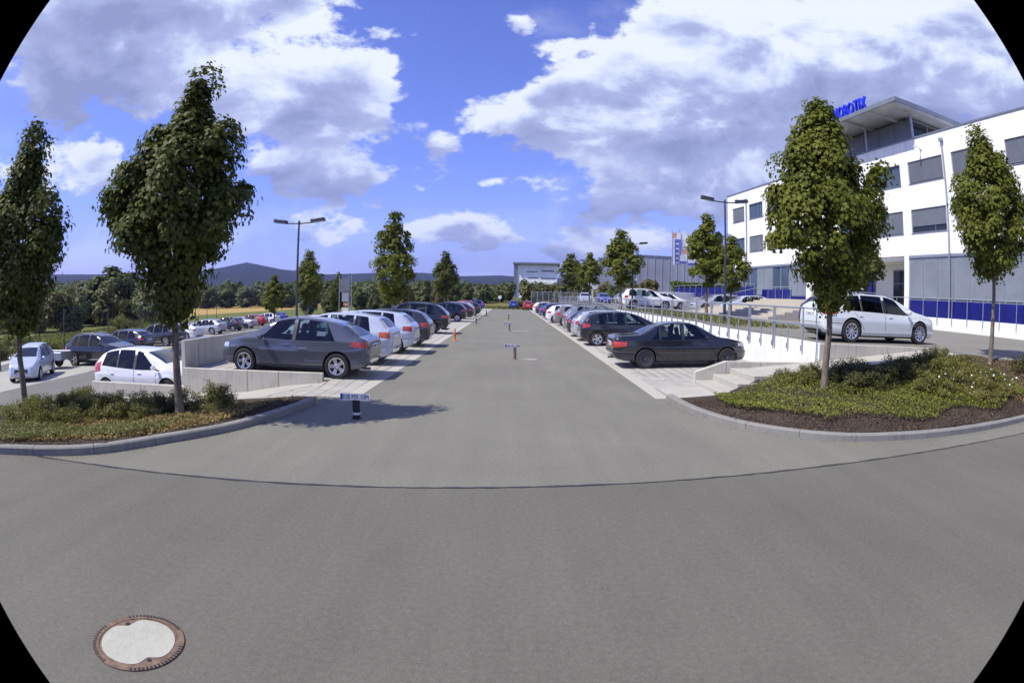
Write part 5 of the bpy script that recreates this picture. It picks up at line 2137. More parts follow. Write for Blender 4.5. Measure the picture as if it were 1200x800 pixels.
for (x, y, z, prof, sd, lab, mat, nl, lf, extra, h, cols) in [
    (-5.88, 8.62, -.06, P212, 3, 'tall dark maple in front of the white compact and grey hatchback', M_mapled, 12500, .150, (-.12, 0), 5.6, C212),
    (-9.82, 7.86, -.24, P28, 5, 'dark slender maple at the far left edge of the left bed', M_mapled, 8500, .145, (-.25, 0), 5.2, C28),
    (6.62, 10.35, .33, P965, 8, 'full green maple in the right bed, before the white estate car', M_maple, 11000, .145, (0.0, 0), 5.6, C965),
    (13.4, 11.12, .68, P1160, 13, 'green maple at the far right of the right bed, before the building', M_maple, 9500, .155, (0, 0), 6.2, C1160),
]:
    prof = [(q0, q1 * .94, q2 * .94) for q0, q1, q2 in prof]
    cm = crown_mesh('crown', prof, 118, int(nl * 2.5), lf * .66, mat, sd, clump_r=.33, cols=[(q0, q1, q2, q3, int(q4 * .75)) for q0, q1, q2, q3, q4 in cols])
    tm, lm = trunk_mesh(h, .085, sd, prof, extra)
    tree('maple_tree', lab, x, y, z, cm, tm, lm, GT)

PA = [(1.9, .1, .1), (2.3, .6, .5), (2.9, 1.05, .95), (3.6, 1.25, 1.15), (4.4, 1.15, 1.15), (5.0, .9, .8), (5.5, .55, .5), (6.0, .3, .28), (6.4, .1, .1)]
PB = [(1.6, .1, .1), (2.0, .5, .6), (2.7, .95, 1.2), (3.4, 1.2, 1.3), (4.1, 1.25, 1.05), (4.6, .95, .8), (5.0, .65, .6), (5.5, .3, .3), (6.0, .1, .1)]
PC = [(2.4, .2, .2), (2.9, .9, .9), (3.6, 1.2, 1.2), (4.5, 1.75, 1.7), (5.2, 1.6, 1.75), (6.2, 1.1, 1.0), (7.2, .8, .6), (8.2, .5, .5), (9.0, .3, .3), (9.4, .1, .1)]
VAR = []
for i, (pf, mt, h, lf) in enumerate([(PA, M_maple, 5.9, .19), (PB, M_maple, 5.4, .19), (PC, M_maple, 8.4, .26), (PA, M_mapled, 5.6, .2)]):
    s_ = pf[-1][0] / 6.4
    cm = crown_mesh('crown', pf, 100, 7000, lf * .8, mt, 40 + i, clump_r=.30 * s_, cols=[(.05, 4.6 * s_, 6.2 * s_, .3, 8), (.65 * s_, 3.6 * s_, 5.2 * s_, .38 * s_, 9), (-.6 * s_, 3.7 * s_, 5.3 * s_, .36 * s_, 9), (-.1, 4.2 * s_, 5.5 * s_, .4 * s_, 8)])
    tm, lm = trunk_mesh(h, .085, 60 + i, pf)
    VAR.append((cm, tm, lm))
for v, x, y, z, rot, sc, lab in [
    (1, 12.85, 35.6, 1.27, .4, (1.4, 1.4, 1.08), 'maple with pointed top standing before the flags and blue parapet'),
    (0, 13.9, 33.8, 1.26, 2.0, (1.05, 1.05, .80), 'small maple half hidden behind the pointed one, by the tall lamp post'),
    (3, 15.3, 21.2, 1.15, 1.1, (1.05, 1.05, .74), 'smaller maple behind the full one, above the roof of the white estate'),
    (0, 8.95, 45.6, 1.33, 2.2, (1.5, 1.5, 1.0), 'maple in front of the white off-road car, right row'),
    (1, 9.5, 68.0, 1.50, 3.2, (1.3, 1.3, 1.0), 'slim maple between two larger ones in the right row'),
    (0, 8.9, 84.0, 1.5, 4.0, (1.9, 1.9, 1.12), 'maple farther along the right row, behind the bars'),
    (2, -9.25, 44.0, -.9, .3, (1.15, 1.15, 1.03), 'tallest maple of the left row, standing alone against the sky'),
    (3, -7.05, 60.5, .1, 1.0, (1.35, 1.35, 1.02), 'maple with brown-green crown at the far part of the left row'),
    (0, -21.3, 57.0, -1.35, 2.0, (1.5, 1.5, 1.26), 'pointed maple in the lower car park, right of the lamp post'),
    (1, -25.0, 56.2, -1.45, 4.4, (1.25, 1.25, .92), 'small round maple left of the lamp post in the lower car park'),
    (3, -19.5, 62.0, -1.3, .6, .90, 'small maple partly behind the pointed one, beside the sign frame'),
]:
    c, t_, l_ = VAR[v]
    tree('maple_tree', lab, x, y, z, c, t_, l_, GT, rot, sc)

# far trees: irregular broadleaf crowns
FT = []
for i, (mat, n) in enumerate([(M_far, 1500), (M_far, 1500), (M_faro, 1300), (M_farg, 1300), (M_far, 1500)]):
    r = random.Random(90 + i)
    pf = []
    for k in range(9):
        f = k / 8
        R0 = 3.4 * math.sin(math.pi * (.12 + .80 * f)) ** .7
        pf.append((.5 + 8.3 * f, max(.3, R0 * r.uniform(.75, 1.2)), max(.3, R0 * r.uniform(.75, 1.2))))
    cm = crown_mesh('crown', pf, 60, n * 4, .44, mat, 200 + i, LEAF_BLOB, clump_r=1.1, droop=.2, squash=1.0)
    tm, lm = trunk_mesh(7.2, .22, 300 + i, pf, limbs=5)
    FT.append((cm, tm, lm))

GF = 'trees of the valley and beyond the car park'


def gt(x, y):
    return zterr(x, y)


FAR = []
# behind the end of the aisle (bearing, distance, height, kind, width factor)
def bear(azd, d):
    return d * math.sin(rad(azd)), d * math.cos(rad(azd))


rf = random.Random(5)
def far_tree(azd, d, htop_el, v, wf, lab):
    """htop_el: elevation of its top seen from the camera height"""
    x, y = bear(azd, d)
    zb = gt(x, y)
    ht = CAM_H + d * math.tan(rad(htop_el)) - zb
    sc = ht / 9.0
    c, t_, l_ = FT[v]
    tr = tree('broadleaf_tree', lab, x, y, zb - .1, c, t_, l_, GF, rf.uniform(0, 6.28), (sc * wf, sc * wf, sc))
    return tr


for azd, d, e, v, wf, lab in [
    (-7.2, 118, .9, 2, .8, 'olive-brown tree standing just beyond the orange van'),
    (-8.7, 122, 1.4, 0, .9, 'dark tree behind the brown-green maple, end of the left row'),
    (-10.6, 112, .9, 2, .85, 'yellowish tree left of the brown-green maple'),
    (-5.7, 130, 1.5, 1, 1.0, 'round dark tree behind the last cars of the left row'),
    (-4.3, 136, 1.15, 4, .95, 'second round tree behind the last left-row cars'),
    (-2.6, 140, 1.05, 0, 1.0, 'dark tree group member left of the aisle axis'),
    (-1.2, 146, 1.0, 1, .9, 'dark-green tree directly beyond the aisle end'),
    (-3.4, 112, .0, 3, 1.0, 'greyish bush-like tree near the end grass'),
    (.6, 120, -.3, 3, .9, 'silver-leaved tree right behind the blue end car'),
    (2.3, 165, .95, 0, .9, 'tree in front of the far white building, left one'),
    (3.6, 168, .75, 4, .9, 'tree in front of the far white building, right one'),
    (5.3, 150, 1.0, 2, 1.0, 'olive tree right of the far white building'),
    (-12.4, 105, 1.0, 0, .9, 'tree between sign frame and the tall lone maple'),
    (-13.8, 100, .2, 1, .8, 'dark bushy tree just right of the sign frame'),
    (-15.2, 118, .6, 4, .9, 'tree directly behind the right of the sign frame'),
    (-18.2, 128, .7, 0, 1.0, 'tree behind the sign frame, left part'),
    (-20.5, 135, .9, 3, 1.0, 'tree seen between the pointed maple and sign frame'),
    (-31, 250, .9, 0, 1.5, 'broad dark tree at the meadow edge left of the lamp post'),
    (-33, 262, .9, 4, 1.5, 'broad dark tree at the far meadow edge, behind the tall dark maple'),
    (-29, 255, .85, 1, 1.5, 'dark willow-like tree at the meadow edge'),
    (-26.8, 262, .9, 3, 1.5, 'grey-green tree at the end of the stubble strip'),
    (-24.6, 260, .8, 0, 1.4, 'dark tree beyond the pale track'),
    (-22.6, 250, .95, 4, 1.4, 'mid-green tree beyond the pale track'),
    (-41.5, 120, 2.6, 4, 1.3, 'large round tree seen between the two left maples'),
    (-43.6, 128, 1.7, 3, 1.3, 'grey-green tree adjoining the large round tree'),
    (-39.6, 125, 2.1, 0, 1.2, 'dark tree behind the tall dark maple crown'),
    (-45.6, 92, -.5, 3, 1.5, 'low rounded willow in the meadow, left'),
    (-48.6, 130, 1.1, 0, 1.2, 'dark tree behind the far-left maple crown'),
    (-52.0, 120, 1.4, 1, 1.2, 'outermost dark tree behind the far-left maple'),
    (-50.3, 140, 1.0, 4, 1.2, 'tree in the gap behind the far-left maple'),
    (-36.6, 140, 1.0, 1, 1.2, 'dark tree showing under the tall dark maple, left'),
    (-34.6, 150, .9, 0, 1.2, 'dark tree showing under the tall dark maple, right'),
    (21.5, 84, 2.2, 0, .75, 'bushy tree behind the flagpoles'),
    (18.6, 88, 1.6, 1, .7, 'dark tree left of the flagpoles'),
    (23.5, 80, 2.0, 4, .7, 'tree between flagpoles and the white building'),
    (13.6, 100, 1.2, 4, .8, 'dark tree before the grey hall, left'),
    (10.2, 110, 1.3, 0, .9, 'tree behind the slim maple of the right row'),
]:
    far_tree(azd, d, e, v, wf, lab)
# remote belts that read as one wood
def woods(name, label, a0, a1, d0, d1, e0, e1, ntree, leaf, seed, mats):
    rng = np.random.default_rng(seed)
    for mi, mat in enumerate(mats):
        Ps, Ns = [], []
        for i in range(mi, ntree, len(mats)):
            azd = lerp(a0, a1, (i + rng.uniform(-.6, .6)) / ntree)
            dd = rng.uniform(d0, d1)
            x, y = bear(azd, dd)
            zb = gt(x, y)
            ht = CAM_H + dd * math.tan(rad(rng.uniform(e0, e1))) - zb
            Rr = max(2.2, ht * rng.uniform(.34, .55))
            n = 620
            m = 9
            cl = rng.normal(size=(m, 3))
            cl /= np.linalg.norm(cl, axis=1, keepdims=True)
            cl *= np.array([Rr * .55, Rr * .55, ht * .28])
            cl[:, 2] += ht * .55
            k_ = rng.integers(0, m, n)
            U = rng.normal(size=(n, 3))
            U /= np.linalg.norm(U, axis=1, keepdims=True)
            P = cl[k_] + U * np.array([Rr * .5, Rr * .5, ht * .25]) * rng.uniform(.6, 1, (n, 1))
            P[:, 2] = np.maximum(P[:, 2], .1)
            Ps.append(P + np.array([x, y, zb]))
            Ns.append(U + np.array([0, 0, .5]) + rng.normal(size=(n, 3)) * .3)
        P, N = np.concatenate(Ps), np.concatenate(Ns)
        V, Fi, k_ = leaves(P, N, leaf, LEAF_BLOB, .1, rng)
        yield np_mesh(name, V, Fi, k_, mat)


def wood_object(name, label, *args):
    root = None
    for me in woods(name, label, *args):
        if root is None:
            root = put(name, me, None, kind='stuff', label=label, category='woodland')
        else:
            put('woods_part', me, root, kind='stuff')


wood_object('valley_woods', 'dark belt of woodland across the valley behind the lower car park', -60, -14, 265, 330, .7, 1.65, 120, 1.5, 500, (M_far, M_farg))
wood_object('distant_woods', 'distant band of trees along the horizon behind the left row', -22, 9, 300, 430, .7, 1.4, 90, 1.7, 501, (M_far, M_faro))
wood_object('end_thicket', 'thicket of trees and bushes beyond the end of the car park', -15, 0, 128, 200, .5, 1.75, 70, .6, 502, (M_far, M_faro, M_farg))
wood_object('right_thicket', 'dark bushes and trees between the aisle end and the grey hall', 1.5, 16, 125, 200, .7, 2.2, 64, .6, 503, (M_far, M_faro))
wood_object('meadow_thicket', 'dark thicket behind the meadow at the far left', -60, -36, 90, 160, .0, 2.0, 80, .5, 504, (M_far, M_farg, M_faro))


# ------------------------------------------------------------------ shrubs, ground cover, bark chips
def shrub_mesh(seed, n, mat, leaf=.035, rx=.55, ry=.5, rz=.42, spiky=.12):
    rng = np.random.default_rng(seed)
    m = 46
    A = rng.normal(size=(m, 3))
    A[:, 2] = np.abs(A[:, 2]) * .9 + .1
    A /= np.linalg.norm(A, axis=1, keepdims=True)
    ln = rng.uniform(.62, 1.0 + spiky, m)
    k = rng.integers(0, m, n)
    t = rng.uniform(.25, 1, n) ** .6
    P = A[k] * (ln[k] * t)[:, None] * np.array([rx, ry, rz]) + rng.normal(size=(n, 3)) * np.array([.055, .055, .035]) * (1.25 - t * .5)[:, None]
    P[:, 2] = np.maximum(P[:, 2], .01)
    N = A[k] * .6 + np.array([0, 0, .6]) + rng.normal(size=(n, 3)) * .6
    V, Fi, kk_ = leaves(P, N, leaf, LEAF_OVAL, -.5, rng)
    me = np_mesh('foliage', V, Fi, kk_, mat)
    mb = MB()
    for i in range(m):
        p = A[i] * ln[i] * np.array([rx, ry, rz]) * .96
        mb.tube((0, 0, -.05), tuple(p), .006, 4, .002, caps=False)
    return me, mb.mesh('stems', M_twig)


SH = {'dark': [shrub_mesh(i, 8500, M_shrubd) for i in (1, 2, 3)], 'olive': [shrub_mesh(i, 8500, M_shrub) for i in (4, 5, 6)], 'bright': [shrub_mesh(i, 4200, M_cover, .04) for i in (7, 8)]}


def shrub(kind, i, x, y, z, sx, sy, sz, label, group, rot=None):
    f, s = SH[kind][i % len(SH[kind])]
    t = thing('shrub', label, 'shrub', (x, y, z), rf.uniform(0, 6.28) if rot is None else rot, group)
    t.scale = (sx, sy, sz)
    put('foliage', f, t)
    put('stem', s, t)


GSL = 'low shrubs of the left planting bed'
GSR = 'low shrubs of the right planting bed'
from_px = []
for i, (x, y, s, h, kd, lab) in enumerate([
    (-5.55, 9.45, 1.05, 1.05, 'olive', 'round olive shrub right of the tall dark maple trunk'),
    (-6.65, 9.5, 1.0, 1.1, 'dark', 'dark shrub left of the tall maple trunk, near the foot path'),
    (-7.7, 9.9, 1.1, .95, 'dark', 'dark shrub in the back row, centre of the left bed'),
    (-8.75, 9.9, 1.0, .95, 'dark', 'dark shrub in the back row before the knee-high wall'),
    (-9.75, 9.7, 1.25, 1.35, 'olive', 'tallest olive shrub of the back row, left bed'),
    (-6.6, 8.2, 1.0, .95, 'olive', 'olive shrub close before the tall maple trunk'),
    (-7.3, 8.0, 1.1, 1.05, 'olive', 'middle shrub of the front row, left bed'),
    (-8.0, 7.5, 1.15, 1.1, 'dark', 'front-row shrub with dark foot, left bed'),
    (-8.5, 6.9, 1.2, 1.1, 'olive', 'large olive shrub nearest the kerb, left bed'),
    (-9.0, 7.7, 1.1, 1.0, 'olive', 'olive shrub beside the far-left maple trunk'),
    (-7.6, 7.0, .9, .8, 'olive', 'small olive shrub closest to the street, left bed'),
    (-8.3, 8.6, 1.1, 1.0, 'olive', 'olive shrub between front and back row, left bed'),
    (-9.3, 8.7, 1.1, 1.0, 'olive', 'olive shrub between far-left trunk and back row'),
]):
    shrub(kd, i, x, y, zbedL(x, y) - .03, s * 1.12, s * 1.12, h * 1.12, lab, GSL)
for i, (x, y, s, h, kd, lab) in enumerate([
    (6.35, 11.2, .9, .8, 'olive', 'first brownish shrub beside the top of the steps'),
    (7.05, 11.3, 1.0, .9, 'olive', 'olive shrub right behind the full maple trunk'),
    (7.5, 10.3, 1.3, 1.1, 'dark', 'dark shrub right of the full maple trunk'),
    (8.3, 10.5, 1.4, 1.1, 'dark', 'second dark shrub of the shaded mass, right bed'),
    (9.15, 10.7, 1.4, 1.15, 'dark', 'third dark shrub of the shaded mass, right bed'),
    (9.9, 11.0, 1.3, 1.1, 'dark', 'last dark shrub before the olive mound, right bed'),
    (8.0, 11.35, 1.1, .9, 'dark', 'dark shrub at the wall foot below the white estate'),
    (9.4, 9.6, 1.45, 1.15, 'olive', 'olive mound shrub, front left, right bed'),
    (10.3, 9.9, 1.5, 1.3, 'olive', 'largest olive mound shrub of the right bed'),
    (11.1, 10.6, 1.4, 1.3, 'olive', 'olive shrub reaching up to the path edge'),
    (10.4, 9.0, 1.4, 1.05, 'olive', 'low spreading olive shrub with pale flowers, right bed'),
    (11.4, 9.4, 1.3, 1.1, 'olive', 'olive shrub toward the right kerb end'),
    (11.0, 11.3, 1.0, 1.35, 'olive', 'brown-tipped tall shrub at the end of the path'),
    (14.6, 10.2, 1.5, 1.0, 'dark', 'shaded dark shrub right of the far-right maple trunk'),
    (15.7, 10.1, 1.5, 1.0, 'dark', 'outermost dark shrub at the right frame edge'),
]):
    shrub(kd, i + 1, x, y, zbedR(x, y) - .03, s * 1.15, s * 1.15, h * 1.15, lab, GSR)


def cover(name, label, n, region, zf, mat, leaf, hmax, seed, cat='ground cover', patch=1.2, thr=.0):
    rng = np.random.default_rng(seed)
    P = []
    while len(P) < n:
        x, y = region(rng)
        if x is None:
            continue
        d = math.sin(x * 3.1 + seed) * math.sin(y * 2.7 + 1.3 * seed) + .6 * math.sin(x * 7.3 + y * 5.1)
        if d * .35 + rng.uniform(-.5, 1) < thr:
            continue
        h = hmax * (.45 + .55 * (.5 + .5 * d / 1.6)) * rng.uniform(.3, 1) ** .5
        P.append((x, y, zf(x, y) + h))
    P = np.array(P)
    N = rng.normal(size=P.shape) * .55 + np.array([0, 0, 1])
    V, Fi, k_ = leaves(P, N, leaf, LEAF_OVAL if leaf < .06 else LEAF_BLOB, -.15, rng)
    put(name, np_mesh(name, V, Fi, k_, mat), None, kind='stuff', label=label, category=cat)


def regR(rng, x0=4.3, x1=12.6):
    x = rng.uniform(x0, x1)
    yk, yf = ykR(x), yfarR(x)
    lo, hi = yk + .75 + .25 * math.sin(x * 2.3), min(yf - .1, yk + 3.1 if x > 7 else yf - .35)
    if x < 5.4:
        lo = max(lo, 8.6 + (5.4 - x) * 1.3)
    if hi <= lo:
        return None, None
    return x, rng.uniform(lo, hi)


cover('ground_cover', 'bright green low ground cover across the front of the right bed', 26000, regR, zbedR, M_cover, .05, .17, 2, thr=-.25)
cover('dry_ground_cover', 'yellow and orange withered ground cover at the right end of the right bed', 6000, lambda r: ((lambda x: (x, r.uniform(ykR(x) + .3, yfarR(x) - .3)))(r.uniform(11.4, 17))), zbedR, M_covery, .05, .13, 3, thr=-.2)


def regL(rng):
    x = rng.uniform(-13.0, -5.2)
    yk = ykL(x)
    lo = yk + (.28 if x < -6.8 else .55 + (x + 6.8) * .15)
    hi = yk + (2.6 if x < -9.4 else 1.9)
    return x, rng.uniform(lo, hi)


cover('ground_cover', 'green and yellow low ground cover between kerb and shrubs in the left bed', 16000, regL, zbedL, M_grassl, .05, .12, 4, thr=-.15)
cover('dry_ground_cover', 'withered orange-yellow ground cover along the front of the left bed', 8500, lambda r: ((lambda x: (x, r.uniform(ykL(x) + .45, ykL(x) + 3.2)))(r.uniform(-7.6, -4.5))), zbedL, M_covery, .05, .08, 5, thr=.15)
cover('back_ground_cover', 'green ground cover around the far-left maple trunk', 11000, lambda r: (r.uniform(-13.0, -9.6), r.uniform(6.0, 10.9)), zbedL, M_grassl, .05, .14, 6, thr=-.3)


def chips(name, label, n, f, zf, seed):
    rng = np.random.default_rng(seed)
    P = []
    while len(P) < n:
        x, y = f(rng)
        P.append((x, y, zf(x, y) + rng.uniform(.004, .022)))
    P = np.array(P)
    N = rng.normal(size=P.shape) * .35 + np.array([0, 0, 1])
    V, Fi, k_ = leaves(P, N, .042, LEAF_OVAL, 0, rng)
    put(name, np_mesh(name, V, Fi, k_, M_chip), None, kind='stuff', label=label, category='bark mulch')


chips('bark_mulch', 'brown bark chips covering the bare front of the right bed', 15000, lambda r: ((lambda x: (x, r.uniform(ykR(x) + .17, min(yfarR(x) - .05, ykR(x) + 2.2))))(r.uniform(3.7, 13))), zbedR, 7)
chips('bark_mulch', 'brown bark chips on the bare strip of the left bed behind the kerb', 13000, lambda r: ((lambda x: (x, r.uniform(ykL(x) + .17, min(10.9, ykL(x) + 3.8))))(r.uniform(-9, -3.95))), zbedL, 8)
# pale flowers on the olive mound
rngf = np.random.default_rng(3)
Pf = np.stack([rngf.uniform(9, 12.2, 60), rngf.uniform(8.6, 9.9, 60), np.zeros(60)], 1)
Pf[:, 2] = [zbedR(a, b) + rngf.uniform(.22, .5) for a, b, _ in Pf]
V, Fi, k_ = leaves(Pf, rngf.normal(size=Pf.shape) * .4 + np.array([0, -.3, 1]), .05, LEAF_BLOB, 0, rngf)
put('flowers', np_mesh('flowers', V, Fi, k_, simple('white_petal', (.8, .8, .76), .6)), None, kind='stuff', label='scattered white flowers on the olive shrubs of the right bed', category='flowers')

# hedge and meadow bushes
def hedge():
    rng = np.random.default_rng(21)
    n = 9000
    al_ = (19.5, 66.0)
    bl = (29.5, 72.5)
    f = rng.uniform(0, 1, n)
    face = rng.uniform(0, 1, n)
    P = np.stack([al_[0] + (bl[0] - al_[0]) * f, al_[1] + (bl[1] - al_[1]) * f, rng.uniform(0, 1, n)], 1)
    P[:, 1] += np.where(face < .6, 0, rng.uniform(0, 1.2, n))
    P[:, 2] = np.where(face < .6, rng.uniform(1.4, 4.4, n), 4.4) + rng.normal(size=n) * .05
    N = np.where(face[:, None] < .6, np.array([-.3, -1, .3]), np.array([0, 0, 1.])) + rng.normal(size=(n, 3)) * .4
    V, Fi, k_ = leaves(P, N, .26, LEAF_BLOB, .2, rng)
    t = thing('hedge', 'clipped light green hedge behind the white wall near the flagpoles', 'hedge', (0, 0, 0))
    put('foliage', np_mesh('foliage', V, Fi, k_, M_hedge), t)
    mb = MB()
    vs = [(al_[0], al_[1] + .15, 1.2), (bl[0], bl[1] + .15, 1.2), (bl[0], bl[1] + 1.1, 1.2), (al_[0], al_[1] + 1.1, 1.2)]
    mb.add(vs + [(a, b, 4.3) for a, b, _ in vs], [(0, 1, 5, 4), (1, 2, 6, 5), (2, 3, 7, 6), (3, 0, 4, 7), (4, 5, 6, 7)])
    mb.build('inner_growth', M_hedge, t)


hedge()
for i, (x, y, s, kd, lab) in enumerate([
    (-31, 31, 3.2, 'olive', 'grey-green bush beside the gravel track behind the trailer'), (-35, 33, 4.0, 'bright', 'pale willow bush at the track, left'),
    (-29.5, 37, 3.6, 'bright', 'tall pale bush behind the dark estates'), (-33, 44, 4.4, 'bright', 'light bush behind the white estate, lower car park'),
    (-40, 38, 4.2, 'olive', 'olive bush in the meadow, far left'), (-46, 36, 4.5, 'olive', 'broad bush at the left frame edge'), (-38, 50, 4.6, 'bright', 'pale bush in the meadow beyond the dark estates'),
    (-30, 26.5, 3.2, 'dark', 'dark bush behind the silver-blue car'), (-35, 25, 3.8, 'dark', 'second dark bush behind the silver-blue car'), (-50, 60, 6, 'olive', 'large meadow bush far left'), (-44, 55, 5, 'dark', 'dark meadow bush far left'),
    (-14, 101, 4, 'dark', 'dark bush at the far left corner of the lot'), (-9, 103, 4.2, 'olive', 'olive bush beyond the left row end'), (2.6, 112, 4, 'dark', 'bush behind the red end car'), (7, 108, 5, 'olive', 'bush at the far right end of the bays'),
    (-18, 98, 4, 'olive', 'bush beyond the end of the lower lane'), (14, 104, 5, 'dark', 'dark bush behind the distant upper row')]):
    zz = zterr(x, y)
    shrub(kd, i, x, y, zz - .1, s, s, s * .95, lab, 'bushes around the meadow and the lot edges')


def meadow_grass():
    rng = np.random.default_rng(77)
    P = []
    while len(P) < 26000:
        x, y = rng.uniform(-62, -24), rng.uniform(8, 80)
        edge = -31.8 - .42 * max(0, y - 14)
        if x > edge - .5:
            continue
        P.append((x, y, zterr(x, y) + rng.uniform(0, .35)))
    P = np.array(P)
    N = rng.normal(size=P.shape) + np.array([0, 0, .3])
    V, Fi, k_ = leaves(P, N, .42, LEAF_OVAL, -1.0, rng)
    put('meadow_grass', np_mesh('meadow_grass', V, Fi, k_, M_grassl), None, kind='stuff', label='tall uncut meadow grass beyond the lower car park', category='grass')


meadow_grass()


def weeds():
    rng = np.random.default_rng(31)
    P = []
    for i in range(5200):
        P.append((rng.uniform(8.95, 12.2), rng.uniform(21, 43), 0))
    for i in range(3800):
        x = rng.uniform(-12, 16)
        P.append((x, rng.uniform(98.6, 114), 0))
    P = np.array(P)
    P[:, 2] = [zup(b) + .04 if b < 60 else max(zterr(a, b), -.05) + .05 for a, b, _ in P]
    sz = np.where(P[:, 1] < 60, 1., 2.6)
    N = rng.normal(size=P.shape) + np.array([0, 0, .4])
    V, Fi, k_ = leaves(P[P[:, 1] < 60], N[P[:, 1] < 60], .12, LEAF_OVAL, -.9, rng)
    put('verge_plants', np_mesh('verge_plants', V, Fi, k_, M_grassl), None, kind='stuff', label='sparse dry plants on the strip behind the white retaining wall', category='grass')
    V, Fi, k_ = leaves(P[P[:, 1] > 60], N[P[:, 1] > 60], .4, LEAF_OVAL, -.9, rng)
    put('end_grass', np_mesh('end_grass', V, Fi, k_, M_grassl), None, kind='stuff', label='dry grass beyond the far end of the aisle', category='grass')


weeds()

# ------------------------------------------------------------------ the white building
AL = rad(84)
NB = Vector((math.sin(AL), math.cos(AL), 0))
TB = Vector((-math.cos(AL), math.sin(AL), 0))
# local frame: x = s along the facade (away from the camera), y = depth behind the facade, z up
BM = Matrix(((TB.x, NB.x, 0, 0), (TB.y, NB.y, 0, 0), (0, 0, 1, 0), (0, 0, 0, 1)))
D0 = 30.0


def bobj(mb, name, mats, parent, **kw):
    return mb.build(name, mats, parent, **kw)


BLD = thing('office_building', 'white three-storey office building with ribbon windows and blue base', 'building')
BLD.matrix_world = BM @ Matrix.Translation((0, D0, 0))
S0, S1 = -6.0, 56.4
WIN = [(52.57, 55.23), (48.72, 51.55), (44.87, 47.85), (41.1, 44.0), (37.3, 40.2), (33.3, 36.3), (28.43, 32.0), (24.03, 27.56), (19.3, 23.13), (14.7, 18.27), (10.3, 13.8), (5.9, 9.4), (1.5, 5.0), (-3, .6)]
ROWS = [(10.93, 12.5), (7.52, 9.14)]


def facade():
    """front wall with real openings: bands and piers"""
    mb = MB()
    th = .32
    zg = 6.02       # head of the ground-floor glazing
    # bands
    for z0, z1 in ((ROWS[0][1], 14.05), (ROWS[1][1], ROWS[0][0]), (zg, ROWS[1][0])):
        mb.box(S0, S1, 0, th, z0, z1)
    for z0, z1 in ROWS:
        ed = [S0] + [v for w_ in sorted(WIN) for v in w_] + [S1]
        for i in range(0, len(ed), 2):
            if ed[i + 1] > ed[i]:
                mb.box(ed[i], ed[i + 1], .0, th, z0, z1)
    # ground-floor piers
    for a, b in ((55.9, S1), (40.3, 41.1), (27.95, 28.42), (14.2, 14.6), (S0, S0 + .4)):
        mb.box(a, b, .0, th, 1.0, zg)
    mb.box(S0, 27.95, .0, th, 1.0, 1.86)
    # sides, back, roof
    mb.box(S0, S0 + .3, th, 22, 1.0, 14.05)
    mb.box(S1 - .3, S1, th, 22, 1.0, 14.05)
    mb.box(S0 + .3, S1 - .3, 21.7, 22, 1.0, 14.05)
    mb.box(S0 + .3, S1 - .3, th, 21.7, 13.2, 13.5)
    mb.box(28.42, 40.3, th, 6.0, zg - .25, zg - .003)
    mb.build('wall', M_fac, BLD)
    mb = MB()
    mb.box(S0 - .05, S1 + .05, -.06, .36, 14.05, 14.16)
    mb.build('parapet_cap', M_frame, BLD)
    # dark core behind glazing
    mb = MB()
    mb.box(S0 + .4, 28.0, .9, 1.0, 1.9, zg)
    mb.box(41.2, S1 - .4, .9, 1.0, 1.9, zg)
    mb.build('inner_wall', M_frame, BLD)
    for r, (z0, z1) in enumerate(ROWS):
        for i, (a, b) in enumerate(WIN):
            fr = MB()
            f = .055
            y0, y1 = .10, .19
            fr.box(a, b, y0, y1, z0, z0 + f)
            fr.box(a, b, y0, y1, z1 - f, z1)
            fr.box(a, a + f, y0, y1, z0 + f, z1 - f)
            fr.box(b - f, b, y0, y1, z0 + f, z1 - f)
            nm = 2 if (b - a) > 3.2 else 2
            for q in range(1, nm + 1):
                xm = lerp(a, b, q / (nm + 1)) if nm > 1 else (a + b) / 2
                if q == 1 or i in (1, 6, 8):
                    fr.box(xm - f / 2, xm + f / 2, y0, y1, z0 + f, z1 - f)
            w_ = fr.build('window', M_frame, BLD)
            g = MB()
            g.box(a + f, b - f, .15, .165, z0 + f, z1 - f)
            g.build('pane', M_reflglass if (i + r) % 5 == 1 else M_screen, w_)
            if not ((i + r) % 5 == 1):
                # outside blind of single slats drawn down in front of the glass
                lo = z0 + (.06 if not (i == 7 and r == 1) else .42)
                n = int((z1 - f - lo) / .06)
                bl = MB()
                for q in range(n):
                    zz = z1 - f - .03 - q * .06
                    bl.add([(a + f, .075, zz), (b - f, .075, zz), (b - f, .092, zz + .05), (a + f, .092, zz + .05), (a + f, .078, zz - .006), (b - f, .078, zz - .006)], [(0, 1, 2, 3), (4, 5, 1, 0)])
                bl.build('blind', M_blind, w_, kind='stuff')
            sl_ = MB()
            sl_.cbox(a - .03, b + .03, -.05, .10, z0 - .04, z0 - .002, .006)
            sl_.build('sill', M_frame, w_)


facade()


